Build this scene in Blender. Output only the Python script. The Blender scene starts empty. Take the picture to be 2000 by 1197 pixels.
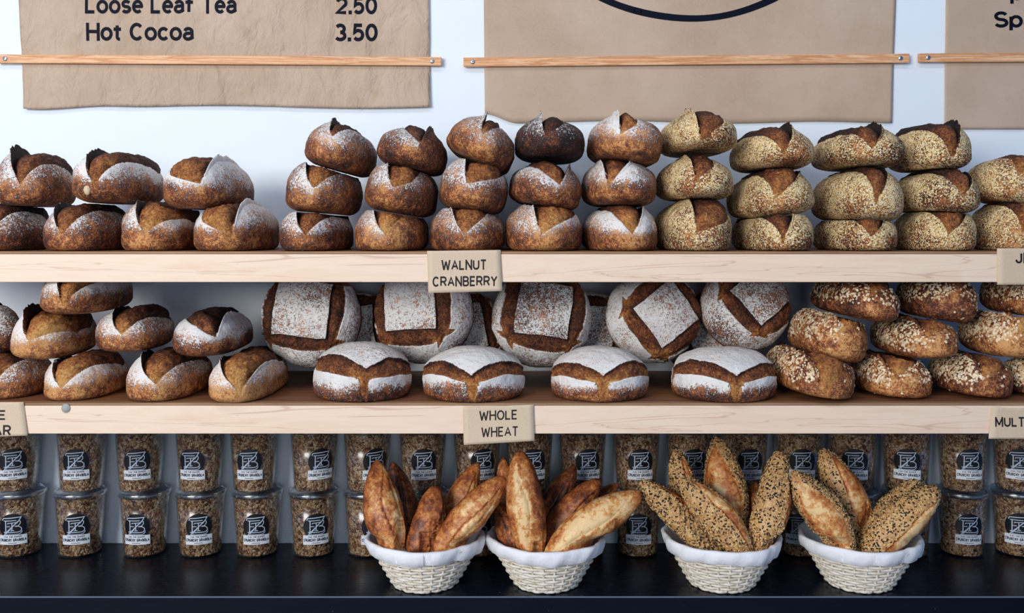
import bpy, math, random
import numpy as np
from mathutils import Vector, Matrix

random.seed(7)
RNG = np.random.default_rng(7)
scene = bpy.context.scene
COL = scene.collection
D = bpy.data

# ------------------------------------------------------------------ camera
F, HX, HY, EYE = 1830.0, 1000.0, 450.0, 1.5      # focal length / horizon in photo pixels, eye height
cam = D.cameras.new('camera'); cam_o = D.objects.new('camera', cam); COL.objects.link(cam_o)
cam.sensor_width = 36.0; cam.sensor_fit = 'HORIZONTAL'
cam.lens = F / 2000 * 36.0
cam.shift_y = -(598.5 - HY) / 2000
cam_o.location = (0, 0, EYE); cam_o.rotation_euler = (math.pi / 2, 0, 0)
cam.clip_start = .05; cam.clip_end = 60
scene.camera = cam_o

def at(px, py, d):
    """photo pixel at distance d -> world point"""
    return Vector(((px - HX) * d / F, d, EYE - (py - HY) * d / F))

def proj(P):
    return np.stack([HX + P[..., 0] / P[..., 1] * F, HY + (EYE - P[..., 2]) / P[..., 1] * F], -1)

WALL, FRONT = 2.25, 1.83
UP_Z = 1.459          # top of upper shelf
LO_Z = 1.163          # top of lower shelf
CT_Z = 0.75           # counter top
CT_F = 1.92           # counter front edge

# ------------------------------------------------------------------ small helpers
def sm(a, b, x):
    t = np.clip((x - a) / (b - a), 0, 1); return t * t * (3 - 2 * t)

def vnoise(P, seed=0):
    P = np.asarray(P, float)
    I = np.floor(P).astype(np.int64); f = P - I; f = f * f * (3 - 2 * f)
    def h(dx, dy, dz):
        n = ((I[..., 0] + dx) * 73856093) ^ ((I[..., 1] + dy) * 19349663) ^ ((I[..., 2] + dz) * 83492791) ^ (seed * 265443 + 977)
        n &= 0xffffffff
        n = ((n ^ (n >> 13)) * 1274126177) & 0xffffffff
        n = ((n ^ (n >> 15)) * 668265263) & 0xffffffff
        n ^= n >> 16
        return n / 2147483648.0 - 1.0
    fx, fy, fz = f[..., 0], f[..., 1], f[..., 2]
    def lx(dy, dz): return h(0, dy, dz) * (1 - fx) + h(1, dy, dz) * fx
    def ly(dz): return lx(0, dz) * (1 - fy) + lx(1, dz) * fy
    return ly(0) * (1 - fz) + ly(1) * fz

def fbm(P, scale, octv=3, seed=0):
    out = 0; amp = 1; tot = 0
    for i in range(octv):
        out = out + amp * vnoise(np.asarray(P) * scale + 13.7 * i, seed + i * 17); tot += amp
        amp *= .5; scale *= 2.05
    return out / tot

def sp(v, e): return np.sign(v) * np.abs(v) ** e

def mesh_obj(name, V, faces, mat=None, parent=None, smooth=True, attr=None, loc=None, mats=None, midx=None):
    me = D.meshes.new(name)
    V = np.asarray(V, float)
    if isinstance(faces, np.ndarray) and faces.ndim == 2:
        n, k = faces.shape
        me.vertices.add(len(V)); me.vertices.foreach_set('co', V.astype(np.float32).ravel())
        me.loops.add(n * k); me.loops.foreach_set('vertex_index', faces.astype(np.int32).ravel())
        me.polygons.add(n)
        me.polygons.foreach_set('loop_start', np.arange(0, n * k, k, dtype=np.int32))
        me.update(calc_edges=True)
    else:
        me.from_pydata([tuple(v) for v in V], [], [tuple(int(i) for i in f) for f in faces])
        me.update()
    if smooth: me.shade_smooth()
    else: me.shade_flat()
    for m in (mats or ([mat] if mat else [])): me.materials.append(m)
    if midx is not None: me.polygons.foreach_set('material_index', np.asarray(midx, np.int32))
    if attr is not None:
        a = me.attributes.new('loaf', 'FLOAT_COLOR', 'POINT')
        c = np.ones((len(V), 4), np.float32); c[:, :attr.shape[1]] = attr
        a.data.foreach_set('color', c.ravel())
    o = D.objects.new(name, me); COL.objects.link(o)
    if loc is not None: o.location = loc
    if parent is not None: o.parent = parent
    return o

def tag(o, label=None, cat=None, group=None, kind=None):
    if label: o['label'] = label
    if cat: o['category'] = cat
    if group: o['group'] = group
    if kind: o['kind'] = kind
    return o

def empty(name, loc, label, cat, group=None, rz=0):
    o = D.objects.new(name, None); COL.objects.link(o)
    o.location = loc; o.rotation_euler = (0, 0, rz); o.empty_display_size = .02
    return tag(o, label, cat, group)

def join(parts):
    V, Fc, n = [], [], 0
    for v, f in parts:
        V.append(np.asarray(v, float)); Fc += [tuple(int(i) + n for i in q) for q in f]; n += len(v)
    return np.concatenate(V), Fc

def box(x0, x1, y0, y1, z0, z1, bev=.0):
    """box with chamfered edges (rounded slightly)"""
    if bev <= 0:
        V = [(x, y, z) for x in (x0, x1) for y in (y0, y1) for z in (z0, z1)]
        return V, [(0, 1, 3, 2), (4, 6, 7, 5), (0, 4, 5, 1), (2, 3, 7, 6), (0, 2, 6, 4), (1, 5, 7, 3)]
    import bmesh
    bm = bmesh.new()
    v, f = box(x0, x1, y0, y1, z0, z1)
    bv = [bm.verts.new(p) for p in v]
    for q in f: bm.faces.new([bv[i] for i in q])
    bmesh.ops.recalc_face_normals(bm, faces=bm.faces)
    bmesh.ops.bevel(bm, geom=bm.edges[:], offset=bev, segments=2, affect='EDGES', profile=.5)
    bm.verts.index_update()
    V = [tuple(q.co) for q in bm.verts]; Fc = [tuple(q.index for q in g.verts) for g in bm.faces]
    bm.free(); return V, Fc

def revolve(profile, n=64, fn=None, closed=False):
    """profile [(r,z)...] revolved about z"""
    k = len(profile); V = []
    for i in range(n):
        a = 2 * math.pi * i / n
        for j, (r, z) in enumerate(profile):
            if fn: r, z = fn(a, j, r, z)
            V.append((r * math.sin(a), -r * math.cos(a), z))
    Fc = []
    for i in range(n):
        for j in range(k if closed else k - 1):
            j2 = (j + 1) % k
            a, b = i * k + j, ((i + 1) % n) * k + j
            a2, b2 = i * k + j2, ((i + 1) % n) * k + j2
            Fc.append((a, b, b2, a2))
    return V, Fc

def tube(path, r, n=6, closed=False):
    path = [Vector(p) for p in path]; m = len(path); V = []
    for i, p in enumerate(path):
        if closed: t = path[(i + 1) % m] - path[(i - 1) % m]
        else: t = path[min(i + 1, m - 1)] - path[max(i - 1, 0)]
        t.normalize()
        u = t.cross(Vector((0, 0, 1)))
        if u.length < 1e-3: u = t.cross(Vector((0, 1, 0)))
        u.normalize(); w = u.cross(t)
        rr = r[i] if hasattr(r, '__len__') else r
        for j in range(n):
            a = 2 * math.pi * j / n
            V.append(p + u * (rr * math.cos(a)) + w * (rr * math.sin(a)))
    Fc = []
    for i in range(m if closed else m - 1):
        for j in range(n):
            i2 = (i + 1) % m
            Fc.append((i * n + j, i * n + (j + 1) % n, i2 * n + (j + 1) % n, i2 * n + j))
    if not closed:
        Fc.append(tuple(range(n - 1, -1, -1))); Fc.append(tuple((m - 1) * n + j for j in range(n)))
    return [tuple(v) for v in V], Fc

# ------------------------------------------------------------------ materials
def srgb(r, g, b):
    f = lambda c: (c / 255 / 12.92) if c / 255 <= .04045 else ((c / 255 + .055) / 1.055) ** 2.4
    return (f(r), f(g), f(b), 1)

class NT:
    def __init__(s, name):
        s.m = D.materials.new(name); s.m.use_nodes = True; s.t = s.m.node_tree
        s.b = s.t.nodes['Principled BSDF']; s.out = s.t.nodes['Material Output']
    def n(s, typ, **kw):
        q = s.t.nodes.new(typ)
        for k, v in kw.items(): setattr(q, k, v)
        return q
    def link(s, a, b): s.t.links.new(a, b)
    def val(s, sock, v):
        if hasattr(v, 'is_linked') or isinstance(v, bpy.types.NodeSocket): s.link(v, sock)
        else: sock.default_value = v
    def math(s, op, a, b=None, clamp=False):
        q = s.n('ShaderNodeMath', operation=op, use_clamp=clamp)
        s.val(q.inputs[0], a)
        if b is not None: s.val(q.inputs[1], b)
        return q.outputs[0]
    def madd(s, a, k, c):
        q = s.n('ShaderNodeMath', operation='MULTIPLY_ADD')
        s.val(q.inputs[0], a); s.val(q.inputs[1], k); s.val(q.inputs[2], c); return q.outputs[0]
    def coord(s, scale=(1, 1, 1), seed=True):
        tc = s.n('ShaderNodeTexCoord'); mp = s.n('ShaderNodeMapping')
        s.link(tc.outputs['Object'], mp.inputs['Vector']); mp.inputs['Scale'].default_value = scale
        if seed:
            oi = s.n('ShaderNodeObjectInfo')
            cx = s.n('ShaderNodeCombineXYZ')
            for i, k in enumerate((31.0, 17.0, 53.0)): s.link(s.math('MULTIPLY', oi.outputs['Random'], k), cx.inputs[i])
            s.link(cx.outputs[0], mp.inputs['Location'])
        return mp.outputs['Vector']
    def noise(s, vec, scale, detail=4, rough=.6, dist=0):
        q = s.n('ShaderNodeTexNoise'); s.link(vec, q.inputs['Vector'])
        q.inputs['Scale'].default_value = scale; q.inputs['Detail'].default_value = detail
        q.inputs['Roughness'].default_value = rough; q.inputs['Distortion'].default_value = dist
        return q.outputs['Fac']
    def voro(s, vec, scale, feature='F1'):
        q = s.n('ShaderNodeTexVoronoi', feature=feature); s.link(vec, q.inputs['Vector']); q.inputs['Scale'].default_value = scale
        return q
    def ramp(s, fac, stops, interp='LINEAR'):
        q = s.n('ShaderNodeValToRGB'); s.val(q.inputs[0], fac); e = q.color_ramp.elements; q.color_ramp.interpolation = interp
        while len(e) < len(stops): e.new(.5)
        for el, (p, c) in zip(e, stops): el.position = p; el.color = c
        return q.outputs['Color']
    def step(s, x, a, b):
        q = s.n('ShaderNodeMapRange', interpolation_type='SMOOTHSTEP'); s.val(q.inputs[0], x)
        q.inputs[1].default_value = a; q.inputs[2].default_value = b; return q.outputs[0]
    def mix(s, f, a, b, mode='MIX'):
        q = s.n('ShaderNodeMix', data_type='RGBA', blend_type=mode)
        s.val(q.inputs[0], f); s.val(q.inputs[6], a); s.val(q.inputs[7], b); return q.outputs[2]
    def bump(s, h, strength=.3, dist=.002):
        q = s.n('ShaderNodeBump'); s.link(h, q.inputs['Height']); q.inputs['Strength'].default_value = strength
        q.inputs['Distance'].default_value = dist; s.link(q.outputs[0], s.b.inputs['Normal'])
    def base(s, c, rough=.6, spec=.5):
        s.val(s.b.inputs['Base Color'], c); s.val(s.b.inputs['Roughness'], rough)
        s.b.inputs['Specular IOR Level'].default_value = spec; return s.m

def plain(name, c, rough=.6, spec=.5, metal=0):
    t = NT(name); t.b.inputs['Metallic'].default_value = metal; return t.base(c, rough, spec)

BROWN = [(0, srgb(216, 160, 100)), (.2, srgb(178, 112, 64)), (.42, srgb(126, 72, 46)), (.62, srgb(82, 46, 35)), (.82, srgb(46, 28, 26)), (1, srgb(28, 20, 21))]
CUTC = [(0, srgb(214, 164, 98)), (.25, srgb(182, 118, 62)), (.5, srgb(128, 74, 44)), (.75, srgb(76, 42, 29)), (1, srgb(32, 20, 18))]

def crust(name, style):
    t = NT(name); v = t.coord()
    at_ = t.n('ShaderNodeAttribute', attribute_name='loaf'); se = t.n('ShaderNodeSeparateColor'); t.link(at_.outputs['Color'], se.inputs[0])
    cut, flour, bake = se.outputs
    n1 = t.noise(v, 38, 6, .7); n2 = t.noise(v, 330, 3, .7); n3 = t.noise(v, 120, 4, .75); n0 = t.noise(v, 14, 3, .5)
    bk = t.madd(t.math('SUBTRACT', n1, .5), 1.5, bake)
    bk = t.madd(t.math('SUBTRACT', n3, .5), 1.5, bk)
    bk = t.madd(t.math('SUBTRACT', n2, .5), 1.5, t.math('ADD', bk, .05))
    brown = t.ramp(bk, BROWN)
    # exposed, torn crust of the score
    vs = t.coord((1, .35, 1)); st = t.noise(vs, 130, 6, .75, 1.2); s2 = t.noise(v, 300, 3, .6)
    cb = t.madd(t.math('SUBTRACT', st, .5), 1.7, bake); cb = t.madd(t.math('SUBTRACT', s2, .5), .7, cb); cb = t.madd(t.math('SUBTRACT', n1, .5), .6, cb)
    cutc = t.ramp(cb, CUTC)
    cm = t.step(t.madd(t.math('SUBTRACT', n3, .5), .35, cut), -.04, .06)
    if style == 'flour':
        fm = t.madd(t.math('SUBTRACT', n3, .5), 1.7, flour); fm = t.madd(t.math('SUBTRACT', n2, .5), 3.0, fm); fm = t.madd(t.math('SUBTRACT', n1, .5), .7, fm); fm = t.madd(t.math('SUBTRACT', n0, .5), .6, fm)
        fm = t.step(fm, .30, .95)
        fm = t.math('MULTIPLY', fm, .93)
        fc = t.mix(n3, srgb(226, 222, 214), srgb(250, 249, 246))
        outc = t.mix(fm, brown, fc)
    elif style == 'semolina':
        vo = t.voro(v, 450); sv = t.n('ShaderNodeSeparateColor'); t.link(vo.outputs['Color'], sv.inputs[0])
        gm = t.madd(t.math('SUBTRACT', n0, .5), 1.8, flour); gm = t.madd(t.math('SUBTRACT', n1, .5), 1.8, gm); gm = t.madd(t.math('SUBTRACT', n3, .5), 1.2, gm); gm = t.math('SUBTRACT', gm, sv.outputs[0])
        gm = t.step(gm, -.12, .12)
        gm = t.math('MULTIPLY', gm, t.step(vo.outputs['Distance'], 1.0, .55))
        gc = t.ramp(sv.outputs[1], [(0, srgb(184, 136, 82)), (.3, srgb(228, 192, 128)), (.7, srgb(244, 222, 168)), (1, srgb(252, 240, 212))])
        outc = t.mix(gm, brown, gc); fm = gm
    else:
        fm = t.math('MULTIPLY', flour, 0.0)
        sp_ = t.step(t.noise(v, 520, 2, .5), .66, .72)
        outc = t.mix(t.math('MULTIPLY', sp_, .45), brown, srgb(228, 190, 140))
    col = t.mix(cm, outc, cutc)
    h = t.madd(n2, .5, t.math('MULTIPLY', n3, .9)); h = t.madd(t.math('MULTIPLY', st, cm), 1.6, h)
    if style == 'semolina': h = t.madd(fm, .8, h)
    t.bump(h, .8, .0026)
    return t.base(col, .72 if style != 'oat' else .55, .3)

M = {}
M['flour'] = crust('floured_rye_crust', 'flour')
M['semolina'] = crust('cornmeal_crust', 'semolina')
M['oat'] = crust('multigrain_crust', 'oat')

def baguette_mat(name):
    t = NT(name); v = t.coord()
    at_ = t.n('ShaderNodeAttribute', attribute_name='loaf'); se = t.n('ShaderNodeSeparateColor'); t.link(at_.outputs['Color'], se.inputs[0])
    cut, flour, bake = se.outputs
    n1 = t.noise(v, 30, 5, .65); n2 = t.noise(v, 300, 3, .6); n3 = t.noise(v, 95, 4, .65, .6)
    bk = t.madd(t.math('SUBTRACT', n1, .5), 1.5, bake); bk = t.madd(t.math('SUBTRACT', n3, .5), 1.2, bk); bk = t.madd(t.math('SUBTRACT', n2, .5), .4, bk)
    c = t.ramp(bk, [(0, srgb(234, 200, 146)), (.16, srgb(214, 158, 94)), (.38, srgb(188, 112, 58)), (.62, srgb(134, 72, 40)), (.88, srgb(84, 46, 30)), (1, srgb(46, 28, 22))])
    c2 = t.mix(t.step(t.math('ADD', flour, t.math('MULTIPLY', t.math('SUBTRACT', n3, .5), .8)), .35, .6), c, t.ramp(n3, [(.3, srgb(150, 100, 58)), (.5, srgb(196, 148, 92)), (.7, srgb(222, 184, 128))]))
    t.bump(t.madd(n2, .3, n3), .4, .0018)
    return t.base(c2, .45, .4)
M['baguette'] = baguette_mat('baguette_crust')
M['oatflake'] = NT('oat_flakes')
_t = M['oatflake']; _oi = _t.coord(seed=False); _vo = _t.voro(_oi, 220)
_se = _t.n('ShaderNodeSeparateColor'); _t.link(_vo.outputs['Color'], _se.inputs[0])
M['oatflake'] = _t.base(_t.ramp(_se.outputs[0], [(0, srgb(190, 156, 112)), (.4, srgb(226, 200, 160)), (1, srgb(246, 232, 206))]), .8, .2)
M['sesame'] = plain('sesame_seed', srgb(226, 190, 130), .5)
M['blackseed'] = plain('black_seed', srgb(36, 28, 26), .5)
M['walnut'] = plain('nut_flesh', srgb(214, 190, 150), .6)

def paint_wall():
    t = NT('white_wall_paint'); v = t.coord(seed=False)
    n = t.noise(v, 9, 5, .6); n2 = t.noise(v, 160, 3, .5)
    spk = t.step(t.noise(v, 60, 2, .5), .765, .79)
    c = t.mix(n, srgb(230, 240, 248), srgb(238, 246, 252)); c = t.mix(t.math('MULTIPLY', spk, .35), c, srgb(120, 120, 124))
    t.bump(n2, .12, .001); return t.base(c, .65, .3)
M['wall'] = paint_wall()

def maple():
    t = NT('maple_board'); v = t.coord((.12, 1, 1), False); vf = t.coord((.35, 1, 1), False)
    n = t.noise(v, 26, 5, .6, .8); f = t.noise(vf, 110, 4, .6)
    g = t.step(t.math('ABSOLUTE', t.math('SUBTRACT', t.noise(t.coord((.05, 1, 1), False), 22, 3, .5, 1.5), .5)), .012, .0)
    c = t.ramp(n, [(.25, srgb(232, 200, 170)), (.5, srgb(243, 219, 194)), (.75, srgb(236, 205, 182))])
    c = t.mix(t.math('MULTIPLY', g, .38), c, srgb(176, 126, 100))
    fl = t.step(f, .70, .76); c = t.mix(t.math('MULTIPLY', fl, .55), c, srgb(188, 138, 98))
    dk = t.step(t.noise(t.coord((.6, 1, 1), False), 75, 2, .5), .79, .81); c = t.mix(t.math('MULTIPLY', dk, .8), c, srgb(90, 62, 48))
    t.bump(n, .08, .001); return t.base(c, .5, .3)
M['maple'] = maple()
def ply(name, a, b):
    t = NT(name); v = t.coord((.06, 1, 1), False); n = t.noise(v, 60, 5, .65)
    return t.base(t.ramp(n, [(.3, a), (.7, b)]), .55, .3)
M['shelf_top'] = ply('shelf_board_wood', srgb(112, 70, 44), srgb(148, 100, 66))
M['edge'] = ply('board_edge_ply', srgb(128, 96, 70), srgb(176, 140, 106))
def pine():
    t = NT('pine_batten'); v = t.coord((.045, 1, 1), True); n = t.noise(v, 62, 3, .5, .4); f = t.noise(t.coord((.1, 1, 1)), 500, 2, .5)
    c = t.ramp(t.madd(f, .12, n), [(.3, srgb(238, 192, 150)), (.45, srgb(232, 180, 134)), (.54, srgb(204, 140, 92)), (.6, srgb(238, 192, 148)), (.68, srgb(214, 152, 104)), (.76, srgb(240, 198, 158))])
    return t.base(c, .5, .3)
M['pine'] = pine()
def kraft(name, crinkle):
    t = NT(name); v = t.coord()
    n = t.noise(v, 5, 5, .6); f = t.noise(v, 380, 3, .6); w = t.noise(t.coord((1.5, 1, .8)), 15, 4, .5, .5)
    c = t.ramp(t.madd(t.math('SUBTRACT', f, .5), .35, n), [(.25, srgb(182, 157, 134)), (.5, srgb(194, 171, 149)), (.75, srgb(204, 182, 161))])
    if crinkle:
        st = t.step(t.noise(v, 7, 4, .6), .56, .75); c = t.mix(t.math('MULTIPLY', st, .55), c, srgb(160, 130, 100))
    spk = t.step(t.noise(v, 150, 2, .5), .77, .8); c = t.mix(t.math('MULTIPLY', spk, .5), c, srgb(128, 96, 70))
    t.bump(t.madd(f, .06, w), .7 if crinkle else .15, .022 if crinkle else .006)
    return t.base(c, .8, .2)
M['kraft_crumpled'] = kraft('crumpled_kraft_paper', True)
M['kraft'] = kraft('smooth_kraft_paper', False)
def cardm():
    t = NT('card_stock'); v = t.coord(); f = t.noise(v, 420, 3, .6)
    return t.base(t.ramp(f, [(.3, srgb(206, 184, 156)), (.7, srgb(218, 197, 170))]), .6, .3)
M['card'] = cardm()
M['ink'] = plain('navy_black_ink', srgb(12, 17, 32), .6, .1)
M['cardink'] = plain('card_black_ink', srgb(40, 36, 36), .6, .2)
M['steel'] = plain('zinc_screw', srgb(205, 210, 214), .25, .5, 1)
M['screwhole'] = plain('screw_recess', srgb(50, 54, 60), .5)
M['greydot'] = plain('grey_felt_dot', srgb(165, 165, 160), .7)
def blackwood():
    t = NT('black_lacquered_wood'); v = t.coord((.15, 1, 1), False); n = t.noise(v, 60, 5, .6); v2 = t.coord((.4, 1, 1), False)
    sc = t.step(t.noise(v2, 90, 3, .6), .71, .76)
    dots = t.step(t.noise(t.coord(seed=False), 170, 1, .5), .80, .82)
    c = t.mix(n, srgb(9, 14, 24), srgb(15, 22, 34)); c = t.mix(t.math('MULTIPLY', sc, .1), c, srgb(90, 100, 115)); c = t.mix(t.math('MULTIPLY', dots, .35), c, srgb(170, 175, 180))
    t.bump(n, .05, .001); return t.base(c, t.madd(n, .15, .20), .16)
M['counter'] = blackwood()
M['counter_edge'] = plain('counter_edge_highlight', srgb(96, 108, 124), .35)  # pale tone holds the highlight of the counter edge
def granola():
    t = NT('granola_clusters'); v = t.coord()
    vo = t.voro(v, 150); se = t.n('ShaderNodeSeparateColor'); t.link(vo.outputs['Color'], se.inputs[0])
    vo2 = t.voro(v, 330); se2 = t.n('ShaderNodeSeparateColor'); t.link(vo2.outputs['Color'], se2.inputs[0])
    n = t.noise(v, 40, 3, .6)
    k = t.madd(se.outputs[0], .55, t.math('MULTIPLY', se2.outputs[0], .45)); k = t.madd(t.math('SUBTRACT', n, .5), .5, k)
    c = t.ramp(k, [(.06, srgb(44, 30, 28)), (.22, srgb(110, 68, 48)), (.40, srgb(170, 114, 72)), (.58, srgb(214, 162, 108)), (.78, srgb(244, 212, 166))])
    dk = t.step(vo2.outputs['Distance'], .35, .8); c = t.mix(t.math('MULTIPLY', dk, .5), c, srgb(36, 24, 22))
    h = t.madd(vo2.outputs['Distance'], -.6, t.math('MULTIPLY', vo.outputs['Distance'], -1)); t.bump(h, .9, .004)
    return t.base(c, .6, .4)
M['granola'] = granola()
def clear(name, tint, gloss):
    m = D.materials.new(name); m.use_nodes = True; nt = m.node_tree; nt.nodes.clear()
    o = nt.nodes.new('ShaderNodeOutputMaterial'); mx = nt.nodes.new('ShaderNodeMixShader')
    tr = nt.nodes.new('ShaderNodeBsdfTransparent'); gl = nt.nodes.new('ShaderNodeBsdfGlossy'); lw = nt.nodes.new('ShaderNodeLayerWeight')
    mr = nt.nodes.new('ShaderNodeMapRange'); lw.inputs['Blend'].default_value = .35
    mr.inputs[3].default_value = gloss; mr.inputs[4].default_value = .34
    tr.inputs['Color'].default_value = tint; gl.inputs['Roughness'].default_value = .2; gl.inputs['Color'].default_value = (.9, .93, .96, 1)
    L = nt.links.new; L(lw.outputs['Facing'], mr.inputs[0]); L(mr.outputs[0], mx.inputs[0]); L(tr.outputs[0], mx.inputs[1]); L(gl.outputs[0], mx.inputs[2]); L(mx.outputs[0], o.inputs[0])
    return m
M['plastic'] = clear('clear_plastic', (.93, .95, .97, 1), .05)
M['lid'] = clear('clear_lid_plastic', (.86, .89, .92, 1), .30)
M['badge'] = plain('black_sticker', srgb(16, 17, 22), .4)
M['white_print'] = plain('pale_print', srgb(190, 204, 222), .5)
M['banner'] = plain('white_sticker', srgb(226, 232, 238), .45)
def wicker():
    t = NT('white_wicker'); v = t.coord(); n = t.noise(v, 60, 4, .6)
    return t.base(t.ramp(n, [(.3, srgb(218, 204, 180)), (.55, srgb(240, 232, 216)), (.8, srgb(248, 244, 236))]), .5, .3)
M['wicker'] = wicker()
def cloth():
    t = NT('white_cotton'); v = t.coord(); n = t.noise(v, 700, 2, .5); w = t.noise(v, 30, 4, .6)
    t.bump(t.madd(n, .1, w), .35, .006); return t.base(srgb(240, 241, 244), .9, .1)
M['cloth'] = cloth()
M['seam'] = plain('grey_seam_thread', srgb(170, 172, 178), .8)
M['floor'] = ply('concrete_floor', srgb(120, 116, 112), srgb(140, 136, 132))

# ------------------------------------------------------------------ setting
V, Fc = box(-3.2, 3.2, WALL, WALL + .1, 0, 3.2)
tag(mesh_obj('wall_back', V, Fc, M['wall'], smooth=False), kind='structure')
V, Fc = box(-3.2, 3.2, -4.0, WALL, -.1, 0)
tag(mesh_obj('floor', V, Fc, M['floor'], smooth=False), kind='structure')
V, Fc = box(-2.0, 2.0, WALL - .003, WALL, CT_Z + .0005, CT_Z + .030)
tag(mesh_obj('trim_1', V, Fc, M['wall'], smooth=False), kind='structure')

# ------------------------------------------------------------------ sans-serif stroke lettering
def arc(cx, cy, rx, ry, a0, a1, n=14):
    return [(cx + rx * math.cos(math.radians(a0 + (a1 - a0) * i / n)), cy + ry * math.sin(math.radians(a0 + (a1 - a0) * i / n))) for i in range(n + 1)]
def ring(cx, cy, rx, ry): return arc(cx, cy, rx, ry, 90, 450, 32)
XH = .72
GL = {
 'A': (.72, [[(0, 0), (.36, 1), (.72, 0)], [(.12, .33), (.60, .33)]]),
 'B': (.62, [[(0, 0), (0, 1), (.34, 1)] + arc(.34, .76, .24, .24, 90, -90)[1:] + [(0, .52)], [(0, .52), (.36, .52)] + arc(.36, .26, .26, .26, 90, -90)[1:] + [(0, 0)]]),
 'C': (.70, [arc(.35, .5, .35, .5, 42, 318, 26)]),
 'E': (.54, [[(.54, 1), (0, 1), (0, 0), (.54, 0)], [(0, .52), (.48, .52)]]),
 'G': (.72, [arc(.36, .5, .36, .5, 42, 345, 26) + [(.71, .46), (.40, .46)]]),
 'H': (.66, [[(0, 0), (0, 1)], [(.66, 0), (.66, 1)], [(0, .52), (.66, .52)]]),
 'I': (.02, [[(0, 0), (0, 1)]]),
 'J': (.46, [[(.46, 1), (.46, .26)] + arc(.23, .25, .23, .25, 0, -180)[1:] + [(0, .32)]]),
 'K': (.66, [[(0, 0), (0, 1)], [(.62, 1), (.02, .40)], [(.22, .58), (.66, 0)]]),
 'L': (.52, [[(0, 1), (0, 0), (.52, 0)]]),
 'M': (.80, [[(0, 0), (0, 1)], [(0, 1), (.40, .12)], [(.40, .12), (.80, 1)], [(.80, 1), (.80, 0)]]),
 'N': (.66, [[(0, 0), (0, 1)], [(0, 1), (.66, 0)], [(.66, 0), (.66, 1)]]),
 'O': (.74, [ring(.37, .5, .37, .5)]),
 'R': (.64, [[(0, 0), (0, 1), (.36, 1)] + arc(.36, .74, .26, .26, 90, -90)[1:] + [(0, .48)], [(.34, .48), (.64, 0)]]),
 'S': (.62, [arc(.31, .75, .29, .25, 25, 270, 18) + arc(.31, .25, .31, .25, 90, -155, 18)[1:]]),
 'T': (.64, [[(0, 1), (.64, 1)], [(.32, 1), (.32, 0)]]),
 'U': (.64, [[(0, 1), (0, .32)] + arc(.32, .32, .32, .32, 180, 360)[1:] + [(.64, 1)]]),
 'V': (.68, [[(0, 1), (.34, 0)], [(.34, 0), (.68, 1)]]),
 'W': (.98, [[(0, 1), (.24, 0)], [(.24, 0), (.49, .92)], [(.49, .92), (.74, 0)], [(.74, 0), (.98, 1)]]),
 'Y': (.66, [[(0, 1), (.33, .46)], [(.66, 1), (.33, .46)], [(.33, .46), (.33, 0)]]),
 'Z': (.60, [[(0, 1), (.60, 1), (0, 0), (.60, 0)]]),
 'a': (.52, [arc(.26, .50, .23, .22, 165, 0, 12) + [(.49, .10), (.54, 0)], [(.49, .42), (.30, .40)] + arc(.23, .20, .23, .20, 75, 330, 16)[1:] + [(.49, .18)]]),
 'c': (.52, [arc(.28, XH / 2, .28, XH / 2, 40, 320, 22)]),
 'e': (.54, [[(.02, XH * .52), (.54, XH * .52)] + arc(.28, XH / 2, .27, XH / 2, 5, 315, 24)]),
 'f': (.36, [[(.14, 0), (.14, .80)] + arc(.32, .80, .18, .20, 180, 85, 8)[1:], [(-.08, XH - .04), (.40, XH - .04)]]),
 'g': (.54, [ring(.27, XH / 2, .27, XH / 2), [(.54, XH), (.54, -.06)] + arc(.28, -.06, .26, .20, 0, -160, 12)[1:]]),
 'i': (.02, [[(0, 0), (0, XH)], [(0, .90), (0, 1.0)]]),
 'k': (.46, [[(0, 0), (0, 1)], [(.44, XH), (.02, .28)], [(.16, .42), (.46, 0)]]),
 'l': (.02, [[(0, 0), (0, 1)]]),
 'n': (.48, [[(0, 0), (0, XH)], [(0, .44)] + arc(.24, .46, .24, XH - .46, 180, 0, 14) + [(.48, 0)]]),
 'o': (.58, [ring(.29, XH / 2, .29, XH / 2)]),
 'p': (.56, [[(0, -.26), (0, XH)], ring(.28, XH / 2, .28, XH / 2)]),
 'r': (.30, [[(0, 0), (0, XH)], [(0, .42)] + arc(.28, .46, .26, .26, 170, 80, 8)]),
 's': (.48, [arc(.24, XH * .75, .22, XH * .25, 25, 270, 16) + arc(.24, XH * .25, .24, XH * .25, 90, -155, 16)[1:]]),
 't': (.34, [[(.14, XH + .22), (.14, .16)] + arc(.30, .14, .16, .15, 180, 275, 8)[1:], [(-.08, XH - .04), (.38, XH - .04)]]),
 'u': (.48, [[(0, XH), (0, .24)] + arc(.24, .24, .24, .24, 180, 360)[1:] + [(.48, XH)], [(.48, XH), (.48, 0)]]),
 '0': (.58, [ring(.29, .5, .29, .5)]),
 '2': (.58, [arc(.29, .70, .28, .30, 165, -30, 18) + [(0, 0), (.58, 0)]]),
 '3': (.58, [arc(.28, .745, .25, .255, 150, -90, 18), arc(.28, .255, .29, .255, 90, -150, 18)]),
 '5': (.58, [[(.52, 1), (.10, 1), (.04, .50)] + arc(.28, .32, .28, .32, 130, -145, 20)]),
 '.': (.04, [[(.02, -.06), (.02, .10)]]), "'": (.02, [[(0, 1.0), (0, .75)]]), ' ': (.22, []), '-': (.3, [[(0, .42), (.3, .42)]]),
}
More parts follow.
